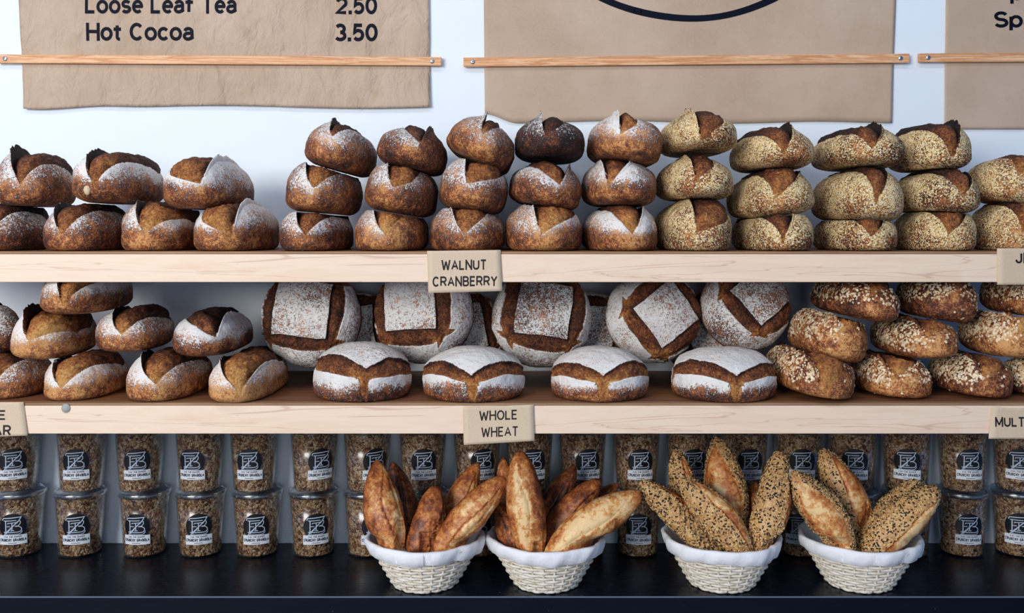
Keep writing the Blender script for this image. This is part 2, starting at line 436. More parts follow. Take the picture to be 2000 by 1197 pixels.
def ribbon2(poly, w):
    """flat stroke of width w along a 2-D polyline"""
    P = np.array(poly, float); n = len(P); T = np.zeros_like(P)
    seg = np.diff(P, axis=0); seg /= np.linalg.norm(seg, axis=1, keepdims=True) + 1e-9
    V = []
    for i in range(n):
        a, b = seg[max(i - 1, 0)], seg[min(i, n - 2)]; m = a + b; l = np.linalg.norm(m)
        m = m / l if l > .3 else b
        nn = np.array([-m[1], m[0]]); k = 1 / max(np.dot(nn, np.array([-b[1], b[0]])), .55)
        V += [P[i] + nn * w / 2 * k, P[i] - nn * w / 2 * k]
    return np.array(V), [(2 * i, 2 * i + 1, 2 * i + 3, 2 * i + 2) for i in range(n - 1)]

def glyphs(body, bold, gap=.16, wide=False):
    """print as flat ribbons: verts (x, y, 0) with cap height 1, stroke width = bold"""
    x = 0; parts = []; h = bold / 2
    for ch in body:
        w, strokes = GL[ch]
        for s in strokes:
            P = np.array(s, float)
            P[:, 1] = np.where(P[:, 1] >= 0, h + P[:, 1] * (1 - bold), P[:, 1] + h)
            if ch != '.' and len(P) == 2:       # let free straight ends run to full height
                for i in (0, 1):
                    if abs(P[i, 1] - h) < 1e-6 and abs(P[0, 0] - P[1, 0]) < .3: P[i, 1] -= h
                    elif abs(P[i, 1] - (1 - h)) < 1e-6 and abs(P[0, 0] - P[1, 0]) < .3: P[i, 1] += h
            wd = bold * (1.1 if ch == '.' else 1)
            if ch == '.': P = np.array([(.02, 0), (.02, bold * 1.1)])
            V2, f2 = ribbon2([(x + h + p[0], p[1]) for p in P], wd)
            if P[:, 1].min() > -.05 and ch != '.': V2[:, 1] = np.clip(V2[:, 1], 0, 1)
            parts.append((np.concatenate([V2, np.full((len(V2), 1), .01)], 1), f2))
        x += w + bold + gap
    return join(parts)

def fit(P, x0, x1, y0, y1):
    """scale text to a rectangle"""
    lo, hi = P.min(0), P.max(0); Q = P.copy()
    Q[:, 0] = x0 + (P[:, 0] - lo[0]) / (hi[0] - lo[0]) * (x1 - x0)
    Q[:, 1] = y0 + (P[:, 1] - lo[1]) / (hi[1] - lo[1]) * (y1 - y0)
    return Q

def text_on(rects, d, thick=.0004):
    """rects: (body, px x0, x1, y_top, y_bottom, bold, spacing) -> world verts lying on the plane y=d facing the viewer"""
    parts = []
    for body, x0, x1, yt, yb, bold, spc in rects:
        P, Fs = glyphs(body, bold, .16 * spc)
        a, b = at(x0, yb, d), at(x1, yt, d)
        Q = fit(P, a.x, b.x, a.z, b.z)
        W = np.stack([Q[:, 0], d - (Q[:, 2] / .01) * thick, Q[:, 1]], -1)
        parts.append((W, Fs))
    return join(parts)

# ------------------------------------------------------------------ paper menus
def paper(name, label, left, right, bottom, mat, amp, seed, letters=None, extra=None, top=-330):
    """left / right: px x at (y=0, y=bottom); bottom: function px x -> px y"""
    d = WALL - .004
    nx, nz = 120, 90
    u = np.linspace(0, 1, nx)[None, :].repeat(nz, 0); w = np.linspace(0, 1, nz)[:, None].repeat(nx, 1)
    yb = bottom(left[1] + (right[1] - left[1]) * u)
    py = top + (yb - top) * w
    xl = left[0] + (left[1] - left[0]) * (py / 210); xr = right[0] + (right[1] - right[0]) * (py / 210)
    px = xl + (xr - xl) * u
    X = (px - HX) * d / F; Z = EYE - (py - HY) * d / F
    near = np.exp(-((py - 116) / 30) ** 2)
    P = np.stack([X, np.full_like(X, seed * 3.1), Z], -1)
    cr = amp * (fbm(P * np.array([1.6, 1, 1]), 11, 3, seed) * .5 + .5) * (1 - .9 * near)
    curl = sm(170, 225, py) * amp * .6
    Y = d - .0006 - cr - curl
    Vf = np.stack([X, Y, Z], -1).reshape(-1, 3); Vb = Vf + np.array([0, .0004, 0]); n = nx * nz
    idx = np.arange(n).reshape(nz, nx)
    q = np.stack([idx[:-1, :-1], idx[1:, :-1], idx[1:, 1:], idx[:-1, 1:]], -1).reshape(-1, 4)
    faces = [tuple(r) for r in q] + [tuple(r[::-1] + n) for r in q]
    ring = list(idx[0, :]) + list(idx[1:, -1]) + list(idx[-1, -2::-1]) + list(idx[-2:0:-1, 0])
    for i in range(len(ring)):
        a, b = ring[i], ring[(i + 1) % len(ring)]; faces.append((a, b, b + n, a + n))
    c = Vector(((X.min() + X.max()) / 2, d, float(Z.min())))
    root = empty(name, c, label, 'paper menu', 'kraft paper menus on the wall')
    mesh_obj('paper_sheet', np.concatenate([Vf, Vb]) - np.array(c), faces, mat, root)
    dl = d - .0006 - amp - .0006
    surf = lambda px_, py_: None
    if letters:
        V, Fs = text_on(letters, dl)
        V = drape(V, X, Y, Z, d)
        tag(mesh_obj('lettering', V - np.array(c), Fs, M['ink'], root, smooth=False))
    if extra:
        V, Fs = extra(dl); V = drape(np.asarray(V), X, Y, Z, d)
        mesh_obj('painted_circle', V - np.array(c), Fs, M['ink'], root, smooth=False)
    return root

def drape(V, X, Y, Z, d):
    """lay print on the wrinkled sheet: nearest grid sample of the sheet gives its depth"""
    nz, nx = X.shape
    zr = Z[:, nx // 2]; xr = X[nz // 2]
    j = np.clip((V[:, 0] - xr[0]) / (xr[-1] - xr[0]) * (nx - 1), 0, nx - 1.001); i = np.clip((V[:, 2] - zr[0]) / (zr[-1] - zr[0]) * (nz - 1), 0, nz - 1.001)
    i0, j0 = i.astype(int), j.astype(int); fi, fj = i - i0, j - j0
    y = (Y[i0, j0] * (1 - fi) * (1 - fj) + Y[i0 + 1, j0] * fi * (1 - fj) + Y[i0, j0 + 1] * (1 - fi) * fj + Y[i0 + 1, j0 + 1] * fi * fj)
    W = V.copy(); 
    W[:, 1] = y - .0008
    return W

paper('menu_sign', 'crumpled brown paper menu with tea and cocoa prices, left end of wall', (38, 48), (838, 840),
      lambda x: 209 + 3 * np.sin(x / 90.) - 4 * np.exp(-((x - 200) / 60.) ** 2) + 3 * np.exp(-((x - 70) / 50.) ** 2), M['kraft_crumpled'], .0065, 3,
      [('Loose Leaf Tea', 165, 462, -9, 26, .19, .30), ('2.50', 653, 736, -7, 27, .20, .35),
       ('Hot Cocoa', 167, 378, 44, 79, .19, .30), ('3.50', 654, 737, 45, 80, .20, .35)])

def circle_band(dl):
    R, cy = 392., -357.; n = 160; V = []; Fs = []
    for i in range(n):
        a = 2 * math.pi * i / n
        wob = 1.2 * math.sin(5 * a + 1) + .8 * math.sin(11 * a)
        for rr, yy in ((R - 6.5 + wob, -.0004), (R + 6.5 + wob * .6, -.0004), (R + 6.5 + wob * .6, .0004), (R - 6.5 + wob, .0004)):
            p = at(1345 + rr * math.sin(a) * 1.0, cy + rr * math.cos(a), dl); V.append((p.x, dl + yy, p.z))
    for i in range(n):
        k = (i + 1) % n
        for j in range(4): Fs.append((i * 4 + j, k * 4 + j, k * 4 + (j + 1) % 4, i * 4 + (j + 1) % 4))
    return V, Fs
paper('menu_sign', 'smooth brown paper sheet with a painted black circle, middle of wall', (945, 947), (1749, 1742),
      lambda x: 238 - 18 * sm(1010, 946, x) + 2.5 * np.sin(x / 70.) + 3 * sm(1560, 1700, x), M['kraft'], .0022, 11, None, circle_band, top=-800)
paper('menu_sign', 'brown paper menu cut off by the right edge of the photo', (1847, 1844), (2400, 2400),
      lambda x: 252 + 0 * x, M['kraft'], .0022, 23, [('Apple Juice', 1940, 2194, -40, 7, .19, .30), ('Sparkling', 1942, 2140, 22, 62, .19, .30)])

def batten(label, x0, x1, yt0, yb0, yt1, yb1):
    d0, d1 = WALL - .016, WALL - .0068
    A, B, Cc, Dd = at(x0, yt0, d0), at(x0, yb0, d0), at(x1, yt1, d0), at(x1, yb1, d0)
    c = (A + B + Cc + Dd) / 4; L = Cc.x - A.x; hh = A.z - B.z
    ang = math.atan2((Cc.z + Dd.z - A.z - B.z) / 2, L)
    root = empty('wooden_batten', (c.x, d1, c.z), label, 'batten', 'battens holding the paper menus')
    root.rotation_euler = (0, -ang, 0)
    V, Fs = box(-L / 2, L / 2, d0 - d1, 0, -hh / 2, hh / 2, .0016)
    mesh_obj('strip', V, Fs, M['pine'], root, smooth=False)
    for s in (-1, 1):
        ex = s * (L / 2 - .022) if not (s == 1 and x1 > 2000) else s * (L / 2 - .03)
        hd = revolve([(0, .0), (.0052, 0), (.0056, .0008), (.005, .0018), (.003, .0024), (0, .0026)], 20)
        V = np.array(hd[0]); W = np.stack([V[:, 0] + ex, d0 - d1 - V[:, 2], V[:, 1]], -1)
        sc = mesh_obj('screw', W, hd[1], M['steel'], root)
        cr = []
        for (w_, h_) in ((.004, .001), (.001, .004)):
            cr.append(box(ex - w_ / 2, ex + w_ / 2, d0 - d1 - .0029, d0 - d1 - .0022, -h_ / 2, h_ / 2))
        V, Fs = join(cr); mesh_obj('screw_slot', V, Fs, M['screwhole'], sc, smooth=False)
    return root
batten('long pine batten pinning the tea and cocoa price menu to the wall', -8, 862, 106, 123, 112, 127)
batten('pine batten pinning the black circle paper to the wall, two end screws', 905, 1777, 112, 130, 105, 122)
batten('pine batten of the right-hand menu, running out of the photo', 1795, 2420, 104, 121, 102, 119)

# ------------------------------------------------------------------ shelves and counter
def shelf(label, top, x0, x1, xfas=None):
    root = empty('wall_shelf', (0, FRONT, top), label, 'shelf', 'bread shelves')
    hh = .060
    V, Fs = box(x0, x1, .019, WALL - FRONT - .0005, -.018, 0); mesh_obj('shelf_board', V, Fs, M['shelf_top'], root, smooth=False)
    V, Fs = box(x0, x1, 0.001, .0188, -.005, -.0002, .0012); mesh_obj('edge_strip', V, Fs, M['edge'], root, smooth=False)
    V, Fs = box(x0, x1, 0, .0188, -hh, -.0053, .0014); mesh_obj('front_fascia', V, Fs, M['maple'], root, smooth=False)
    return root
sh_up = shelf('upper maple-fronted wall shelf carrying walnut and cornmeal loaves', UP_Z, -1.35, 1.35)
sh_lo = shelf('lower maple-fronted wall shelf carrying boules and oat loaves', LO_Z, -1.35, 1.35)
p = at(129, 797, FRONT)
hd = revolve([(0, 0), (.0085, 0), (.009, .0006), (.0085, .0016), (0, .002)], 24); V = np.array(hd[0])
mesh_obj('grey_dot', np.stack([V[:, 0] + p.x, -V[:, 2], V[:, 1] + p.z - LO_Z], -1), hd[1], M['greydot'], sh_lo)

root = empty('counter', (0, CT_F, 0), 'long black lacquered counter under the shelves', 'counter')
V, Fs = box(-2.0, 2.0, 0, WALL - CT_F - .0005, CT_Z - .05, CT_Z, .002); mesh_obj('countertop', V, Fs, M['counter'], root, smooth=False)
V, Fs = join([box(-1.99, .964, .03, WALL - CT_F - .001, .08, CT_Z - .0505, .002), box(.967, 1.99, .03, WALL - CT_F - .001, .08, CT_Z - .0505, .002)])
mesh_obj('cabinet_body', V, Fs, M['counter'], root, smooth=False)
V, Fs = box(-1.97, 1.97, .07, WALL - CT_F - .001, 0, .0795); mesh_obj('toe_kick', V, Fs, M['counter'], root, smooth=False)
V, Fs = box(-2.0, 2.0, -.0006, .0012, CT_Z - .0024, CT_Z + .0003); tag(mesh_obj('edge_highlight', V, Fs, M['counter_edge'], root, smooth=False), 'thin pale highlight along the worn front edge')  # strip paints the edge highlight as a pale colour

def card(label, corners, letters, curl=0.0, d=FRONT - .0012):
    """corners px: TL, TR, BR, BL"""
    n = 14; V = []; tl, tr, br, bl = [np.array(c, float) for c in corners]
    for i in range(n):
        w = i / (n - 1)
        for j in range(n):
            u = j / (n - 1)
            p = (tl * (1 - u) + tr * u) * (1 - w) + (bl * (1 - u) + br * u) * w
            q = at(p[0], p[1], d); V.append((q.x, d - curl * (w ** 2) - .0006, q.z))
    V = np.array(V); N = n * n; idx = np.arange(N).reshape(n, n)
    q = np.stack([idx[:-1, :-1], idx[1:, :-1], idx[1:, 1:], idx[:-1, 1:]], -1).reshape(-1, 4)
    Fs = [tuple(r) for r in q] + [tuple(r[::-1] + N) for r in q]
    ring = list(idx[0, :]) + list(idx[1:, -1]) + list(idx[-1, -2::-1]) + list(idx[-2:0:-1, 0])
    for i in range(len(ring)):
        a, b = ring[i], ring[(i + 1) % len(ring)]; Fs.append((a, b, b + N, a + N))
    V2 = np.concatenate([V, V + np.array([0, .0007, 0])])
    c = np.array([V[:, 0].mean(), d, V[:, 2].min()])
    root = empty('shelf_card', c, label, 'sign', 'name cards on the shelf fronts')
    mesh_obj('card_sheet', V2 - c, Fs, M['card'], root)
    T, Ft = text_on(letters, d - .0007)
    zt, zb = V[:, 2].max(), V[:, 2].min(); w = np.clip((zt - T[:, 2]) / (zt - zb), 0, 1)
    T[:, 1] -= curl * w ** 2 + .0002
    # tilt with the card edge
    sl = (at(*tr, d).z - at(*tl, d).z) / (at(*tr, d).x - at(*tl, d).x); T[:, 2] += sl * (T[:, 0] - c[0])
    mesh_obj('lettering', T - c, Ft, M['cardink'], root, smooth=False)
card('brown card reading WALNUT CRANBERRY on the upper shelf front', [(834, 490), (978, 488), (981, 568), (837, 572)],
     [('WALNUT', 862, 949, 507, 527, .175, .66), ('CRANBERRY', 845, 971, 539, 559, .175, .66)], .004)
card('brown card reading WHOLE WHEAT on the lower shelf front', [(904, 795), (1043, 790), (1044, 860), (906, 868)],
     [('WHOLE', 936, 1009, 801, 820, .155, .66), ('WHEAT', 940, 1011, 833, 852, .155, .66)], .004)
card('pale card with a letter J, upper shelf front at right photo edge', [(1947, 485), (2120, 484), (2122, 556), (1947, 556)],
     [('JEWISH', 1983, 2084, 493, 514, .175, .66), ('RYE', 2006, 2062, 525, 545, .175, .66)], .001)
card('brown card starting MULT, lower shelf front at right photo edge', [(1936, 797), (2130, 797), (2126, 856), (1929, 856)],
     [('MULTIGRAIN', 1943, 2072, 814, 833, .175, .66)], .003)
card('brown card ending in AR, lower shelf front at left photo edge', [(-120, 786), (46, 785), (55, 850), (-114, 856)],
     [('OLIVE', -76, 10, 801, 820, .175, .66), ("ZA'ATAR", -92, 22, 830, 851, .175, .66)], .002)

# ------------------------------------------------------------------ loaves
AL = np.concatenate([np.linspace(-40, 125, 118, endpoint=False), np.linspace(125, 320, 44, endpoint=False)])
TH = np.linspace(-88.5, 88.5, 104)
ALc = np.linspace(-180, 180, 73)[:-1]; THc = np.linspace(-88, 88, 41)

def base_pos(al, th, S):
    """al: angle around the side-to-side axis (0 front, 90 top); th: sideways angle"""
    a, b, H = S['a'], S['b'], S['H']; A, T = np.radians(al), np.radians(th)
    zc = S.get('zc', .42) * H
    x = a * sp(np.sin(T), .86); r = np.abs(np.cos(T)) ** .76
    y = -b * r * sp(np.cos(A), .70); zz = r * sp(np.sin(A), .78)
    z = np.where(zz > 0, zc + (H - zc) * zz, zc - zc * np.abs(zz) ** S.get('lo', .5))
    fl_ = S.get('flat', .09); z = np.maximum(z - fl_ * H, 0) / (1 - fl_)
    N = np.stack([x / a ** 2, y / b ** 2, (z - zc) / ((H - zc) ** 2)], -1)
    N /= np.linalg.norm(N, axis=-1, keepdims=True) + 1e-9
    return np.stack([x, y, z], -1), N

def xform(P, S):
    r = math.radians(S.get('roll', 0)); y_ = math.radians(S.get('yaw', 0)); p_ = math.radians(S.get('pitch', 0))
    R = Matrix.Rotation(y_, 3, 'Z') @ Matrix.Rotation(r, 3, 'Y') @ Matrix.Rotation(p_, 3, 'X')
    R = np.array(R); return P @ R.T + np.array(S['loc'])

def fit_body(S, fn, rest=None):
    """size and place the undecorated body so that it spans the measured outline"""
    x0, x1, yt, yb = S['box']
    for _ in range(14):
        q = proj(xform(fn(S), S)).reshape(-1, 2); lo, hi = q.min(0), q.max(0)
        S['a'] *= ((x1 - x0) / (hi[0] - lo[0])) ** .8
        if S['a'] < .064: S['a'] = .064; S['b'] *= .9
        S['loc'][0] += ((x0 + x1) / 2 - (lo[0] + hi[0]) / 2) * S['loc'][1] / F
        if rest is not None:
            z = xform(fn(S), S)[..., 2].min(); S['loc'][2] += rest - z
            S['H'] *= np.clip((S['loc'][2] + S['H'] + (lo[1] - yt) * S['loc'][1] / F - S['loc'][2]) / S['H'], .7, 1.4)
        else:
            S['H'] *= ((yb - yt) / (hi[1] - lo[1])) ** .8
            q = proj(xform(fn(S), S)).reshape(-1, 2); S['loc'][2] -= (yb - q[:, 1].max()) * S['loc'][1] / F
    return S

def find(S, pt):
    A, T = np.meshgrid(ALc, THc, indexing='ij'); P, N = base_pos(A, T, S)
    W = xform(P, S); q = proj(W); S0 = dict(S); S0['loc'] = [0, 0, 0]
    view = W - np.array([0, 0, EYE]); Nw = xform(N, S0)
    d = ((q - np.array(pt)) ** 2).sum(-1) + np.where((Nw * view).sum(-1) > 0, 1e6, 0) + np.where(A < -60, 1e5, 0)
    i = np.unravel_index(d.argmin(), d.shape); return float(A[i]), math.sin(math.radians(T[i]))

def edges(al, S):
    def e(aX, sX):
        k = np.clip((al - S['at']) / max(aX - S['at'], 12), 0, None)
        s = S['st'] + (sX - S['st']) * np.where(k < 1, np.minimum(k, 1) ** S.get('pw', .8), 1 + .35 * (1 - np.exp(-(np.maximum(k, 1) - 1))))
        return s
    sl, sr = np.clip(e(*S['Lp']), -.96, .96), np.clip(e(*S['Rp']), -.96, .96)
    c = sm(112, 176, al); m = (sl + sr) / 2
    return sl * (1 - c) + m * c, sr * (1 - c) + m * c

def loaf_pos(al, th, S):
    P, N = base_pos(al, th, S); s = np.sin(np.radians(th)); sl, sr = edges(al, S)
    a, H = S['a'], S['H']; sd = S['seed']
    dl, dr = (s - sl) * a, (sr - s) * a
    d = np.minimum(dl, dr)
    tipd = -np.sqrt(((s - S['st']) * a) ** 2 + (np.radians(np.maximum(S['at'] - al, 0)) * H * .6) ** 2)
    d = np.where(al < S['at'], tipd, d); d = np.where(al > 178, -np.abs(s - (sl + sr) / 2) * a - .004, d)
    A = sm(S['at'] - 4, S['at'] + 40, al) * (1 - sm(125, 172, al))
    E = sm(S['at'] + 2, 66, al) * (1 - sm(80, 122, al))
    hL, hR = S['ears']; inside = d > 0
    lift = np.zeros_like(d); shift = np.zeros_like(d)
    for dd, h, sg in ((dl, hL, 1), (dr, hR, -1)):
        out = dd <= 0
        g = np.exp(-np.abs(dd) / .020)
        lift += np.where(out, h * E * g, 0)
        shift += sg * np.where(out, .45 * h * E * np.exp(-np.abs(dd) / .010), 0)
        lift -= np.where(inside, (.30 + h / .013) * .0088 * A * np.exp(-np.abs(dd) / .0105), 0)
    k = np.clip((s - sl) / np.maximum(sr - sl, 1e-3), 0, 1)
    lift += np.where(inside, S.get('bulge', .011) * A * np.sin(np.pi * k) ** .8, 0)
    Q = P * 1.0
    big = fbm(P, 16, 2, sd) * .0042 + fbm(P, 48, 2, sd + 5) * .0018 + fbm(P, 150, 2, sd + 9) * .0007
    rough = np.where(inside, fbm(P * np.array([1, .5, 1]), 80, 3, sd + 3) * .0050 * A, 0)
    low = sm(0.0, .25, P[..., 2] / H)
    P = P + N * (lift + big * low + rough)[..., None]
    P[..., 0] += shift
    P[..., 2] = np.maximum(P[..., 2], .0)
    zn = np.clip(P[..., 2] / H, 0, 1.2)
    # flour lies thickest beside the score and thins towards the base
    f = np.where(s < (sl + sr) / 2, S['fl'], S['fr'])
    if S['style'] == 'flour':
        vert = sm(.18, .62, zn + fbm(Q, 20, 2, sd + 31) * .16)
        fl = f * (.30 * vert + .95 * vert * np.exp(-np.abs(d) / .045)) + .25 * fbm(Q, 12, 2, sd + 41) * vert + .28 * sm(.10, .0, zn) - .12
    elif S['style'] == 'semolina':
        fl = f * .92 * (.55 + .45 * sm(.1, .6, zn)) + .42 * fbm(Q, 17, 2, sd + 41) + .12 * np.exp(-np.abs(d) / .03)
    else:
        fl = f * sm(.30, .62, zn + .25 * np.abs(s) + fbm(Q, 18, 2, sd + 31) * .18) * (1 - .75 * sm(0, .01, d))
    gold = np.exp(-(((s - S['st']) * a / .030) ** 2 + (np.radians(al - (S['at'] - 14)) * H / .045) ** 2))
    bk = S['bake'] + .16 * fbm(Q, 24, 2, sd + 51) - .22 * gold + .10 * sm(.55, 1, zn) * np.where(inside, 0, 1)
    cutb = S['bake'] - .10 + .50 * sm(20, 90, al) + .12 * fbm(Q, 30, 2, sd + 61) - .10 * gold
    for dd, h in ((dl, hL), (dr, hR)):
        cutb = cutb + np.where(inside, (h / .013) * .40 * np.exp(-np.abs(dd) / .0095) * A, 0)
    bk = np.where(inside, cutb, bk)
    return P, N, np.stack([np.clip(d * 100, -5, 5), fl, bk], -1)

def grid_faces(na, nt):
    idx = np.arange(na * nt).reshape(na, nt)
    nx = np.roll(idx, -1, 0)
    return np.stack([idx[:, :-1], idx[:, 1:], nx[:, 1:], nx[:, :-1]], -1).reshape(-1, 4)

def make_ear(S, side):
    h = S['ears'][0 if side == 'L' else 1]
    if h < .006: return None
    a0, a1 = S['at'] + 12, 112; n = 46
    al = np.linspace(a0, a1, n); sl, sr = edges(al, S); se, sg = (sl, 1) if side == 'L' else (sr, -1)
    th = lambda ds: np.degrees(np.arcsin(np.clip(se + sg * ds, -.985, .985)))
    Po, N, At = loaf_pos(al, th(-.075), S); Pm, _, Am = loaf_pos(al, th(-.012), S); Pi, _, Ai = loaf_pos(al, th(.022), S)
    E = sm(a0, 66, al) * (1 - sm(74, a1, al))
    jag = 1 + .35 * vnoise(np.stack([al * .12, al * 0, al * 0], -1), S['seed']) + .28 * vnoise(np.stack([al * .4, al * 0, al * 0], -1), S['seed'] + 1)
    tip = Pm + N * (h * .62 * E * np.maximum(jag, .25) + .0006)[:, None]; tip[:, 0] += sg * (.30 * h * E)
    mid = (Pm + tip) / 2 + N * .0008; mid[:, 0] -= sg * .0012
    rings = [Po - N * .0015, mid, tip, tip * .45 + Pi * .55 - N * .001, Pi - N * .004]
    P = np.stack(rings, 1).reshape(-1, 3)
    at_ = np.stack([At, Am, Am, Ai, Ai], 1).copy()
    at_[:, 0, 0] = -.4; at_[:, 1, 0] = -.35; at_[:, 2, 0] = .02; at_[:, 3:, 0] = .6
    at_[:, 1, 1] = At[:, 1]; at_[:, 2:, 2] = np.maximum(at_[:, 2:, 2], S['bake'] + .35 + .25 * E[:, None])
    k = 5; Fs = []
    for i in range(n - 1):
        for j in range(k):
            Fs.append((i * k + j, i * k + (j + 1) % k, (i + 1) * k + (j + 1) % k, (i + 1) * k + j))
    Fs += [tuple(range(k - 1, -1, -1)), tuple((n - 1) * k + j for j in range(k))]
    return P, Fs, at_.reshape(-1, 3)

LOAVES = []
def solve_batard(name, label, group, style, tier, box_, tip, L, R, ear, fl, fr, bake, roll=0, shelf=UP_Z, dy=0., b=.155, zc=.42):
    ears = {'L': (.013, .003), 'R': (.003, .013), 'B': (.010, .010), '-': (.0025, .0025), 'LL': (.021, .003), 'l': (.008, .003), 'r': (.003, .008)}[ear]
    xm = abs((box_[0] + box_[1]) / 2 - HX) / HX; b = .184 - .050 * xm
    d = 1.832 + b + .008 * (tier - 1) + dy - ((.022 if tier == 1 else .010) if shelf == LO_Z else 0)
    up = {'L': 9, 'R': 9, 'LL': 17}.get(ear, 4)
    S = dict(a=.075, b=b, H=.09, roll=roll, loc=[at((box_[0] + box_[1]) / 2, 0, d).x, d, shelf + .002 + .09 * (tier - 1)], zc=zc,
             box=(box_[0], box_[1], box_[2] + up, box_[3] + (3 if tier > 1 else 0)), seed=len(LOAVES) * 7 + 3, style=style, lo=.5 if tier == 1 else .68, flat=.09 if tier == 1 else .05, ears=ears, fl=fl, fr=fr, bake=bake)
    A, T = np.meshgrid(np.linspace(-180, 180, 49), np.linspace(-89, 89, 33), indexing='ij')
    fit_body(S, lambda s: base_pos(A, T, s)[0], shelf + .0012 if tier == 1 else None)
    S['at'], S['st'] = find(S, tip); S['at'] = float(np.clip(S['at'], -12, 60))
    S['Lp'], S['Rp'] = find(S, L), find(S, R)
    if S['Lp'][1] > S['st'] - .05: S['Lp'] = (S['Lp'][0], S['st'] - .05)
    if S['Rp'][1] < S['st'] + .05: S['Rp'] = (S['Rp'][0], S['st'] + .05)
    Ag, Tg = np.meshgrid(AL, TH, indexing='ij'); P, N, At = loaf_pos(Ag, Tg, S)
    na, nt = Ag.shape; pole0, pole1 = P[:, 0].mean(0), P[:, -1].mean(0)
    V = np.concatenate([P.reshape(-1, 3), [pole0, pole1]]); At = np.concatenate([At.reshape(-1, 3), [At[0, 0], At[0, -1]]])
    faces = grid_faces(na, nt); c = na * nt
    i = np.arange(na); tri0 = np.stack([(i + 1) % na * nt, i * nt, np.full(na, c), np.full(na, c)], -1)
    parts = []
    for side in 'LR':
        e = make_ear(S, side)
        if e: parts.append(('ear', xform(e[0], S), e[1], e[2]))
    fc = [tuple(q) for q in faces] + [((k + 1) % na * nt, c, k * nt) for k in range(na)] + [(k * nt + nt - 1, c + 1, (k + 1) % na * nt + nt - 1) for k in range(na)]
    fc = [q[::-1] for q in fc]
    LOAVES.append(dict(name=name, label=label, group=group, style=style, tier=tier, shelf=shelf, V=xform(V, S), F=fc, A=At, parts=parts, loc=S['loc'], S=S))

# boules: scored with a square of four cuts on the top
PH = np.linspace(0, 360, 265)[:-1]
PT = np.concatenate([np.linspace(1.2, 118, 124, endpoint=False), np.linspace(118, 178, 20)])

def boule_base(ph, pt, S):
    a, b, H = S['a'], S['b'], S['H']; f, t = np.radians(ph), np.radians(pt); zc = .40 * H
    r = sp(np.sin(t), .88); cz = sp(np.cos(t), 1.0)
    x, y = a * r * np.sin(f), -b * r * np.cos(f)
    z = np.where(cz > 0, zc + (H - zc) * cz, zc - zc * np.abs(cz) ** .40)
    z = np.maximum(z - .10 * H, 0) / .9
    N = np.stack([x / a ** 2, y / b ** 2, (z - zc) / (H - zc) ** 2], -1); N /= np.linalg.norm(N, axis=-1, keepdims=True) + 1e-9
    return np.stack([x, y, z], -1), N

def boule_pos(ph, pt, S):
    P, N = boule_base(ph, pt, S); a, H, sd = S['a'], S['H'], S['seed']
    q = np.radians(S['sq']); X, Y = P[..., 0] / a - S['off'][0], P[..., 1] / S['b'] - S['off'][1]
    if S['pitch'] == 0: X, Y = pt / 90 * np.sin(np.radians(ph)) - S['off'][0], -pt / 90 * np.cos(np.radians(ph)) - S['off'][1]
    Lc = S['hs'] + (.22 if S['pitch'] == 0 else .36)
    wob = .035 * fbm(P, 26, 2, sd + 71)
    xr, yr = X * np.cos(q) + Y * np.sin(q) + wob, -X * np.sin(q) + Y * np.cos(q) - wob
    h, W = S['hs'], S['bw']
    def band(u, v):
        w = W * (1 - np.clip(np.abs(v) / Lc, 0, 1) ** 2.6); au = np.abs(u)
        return np.minimum(np.minimum(au - h, h + w - au), (Lc - np.abs(v)) * .6), au - h
    d1, e1 = band(xr, yr); d2, e2 = band(yr, xr)
    top = pt < (112 if S['pitch'] == 0 else 100)
    dg, lt = (np.abs(xr) + np.abs(yr)) / 2 - h, np.abs(np.abs(xr) - np.abs(yr)) / 2
    d3 = np.where(dg > -.05, .10 * (1 - dg / .46) - lt, -.3) if S['pitch'] == 0 else d1
    d = np.maximum(np.maximum(d1, d2), d3) * a; d = np.where(np.maximum(np.abs(xr), np.abs(yr)) < h, np.minimum(d, -.0005), d); d = np.where(top, d, -.03)
    sq = np.maximum(np.abs(xr), np.abs(yr)) - h      # <0 on the central square
    inside = d > 0; E = np.where(inside, 1, 0)
    lift = np.where(sq < 0, .0050 * np.exp(sq * a / .014), 0)
    lift = lift + np.where(inside, .0050 * np.exp(-np.abs(sq) * a / .002) + (-.0060 * np.exp(-np.abs(sq) * a / .0065) + .0050 * sm(0, .012, d)) * sm(0, .004, d), 0)
    lift = lift + np.where(~inside & (sq > 0) & top, .0035 * np.exp(d / .010), 0)
    big = fbm(P, 15, 2, sd) * .0045 + fbm(P, 48, 2, sd + 5) * .0016 + fbm(P, 150, 2, sd + 9) * .0007
    rough = np.where(inside, fbm(P, 85, 3, sd + 3) * .0028, 0)
    Q = P * 1.0; P = P + N * (lift + (big + rough) * sm(0, .25, P[..., 2] / H))[..., None]
    P[..., 2] = np.maximum(P[..., 2], 0); zn = P[..., 2] / H
    vert = sm(.10, .46, zn + fbm(Q, 20, 2, sd + 31) * .16)
    fl = S['fl'] * np.where(sq < 0, .95, .30 * vert + .95 * vert * np.exp(-np.abs(d) / .06)) + .28 * fbm(Q, 22, 2, sd + 41) - .06
    if S['pitch'] == 0: fl = fl - .8 * np.exp(-(lt / .13) ** 2) * sm(.10, .35, dg)
    bk = S['bake'] + .16 * fbm(Q, 24, 2, sd + 51)
    corner = np.exp(-((np.minimum(np.abs(xr), np.abs(yr)) - h) / .14) ** 2) * sm(h, h + .25, np.maximum(np.abs(xr), np.abs(yr)))
    cutb = S['bake'] + .10 + .12 * fbm(Q, 30, 2, sd + 61) - .32 * corner - .16 * sm(.75, .3, zn) + .30 * np.exp(-np.abs(sq) * a / .004)
    return P, N, np.stack([np.clip(d * 100, -5, 5), fl, np.where(inside, cutb, bk)], -1)

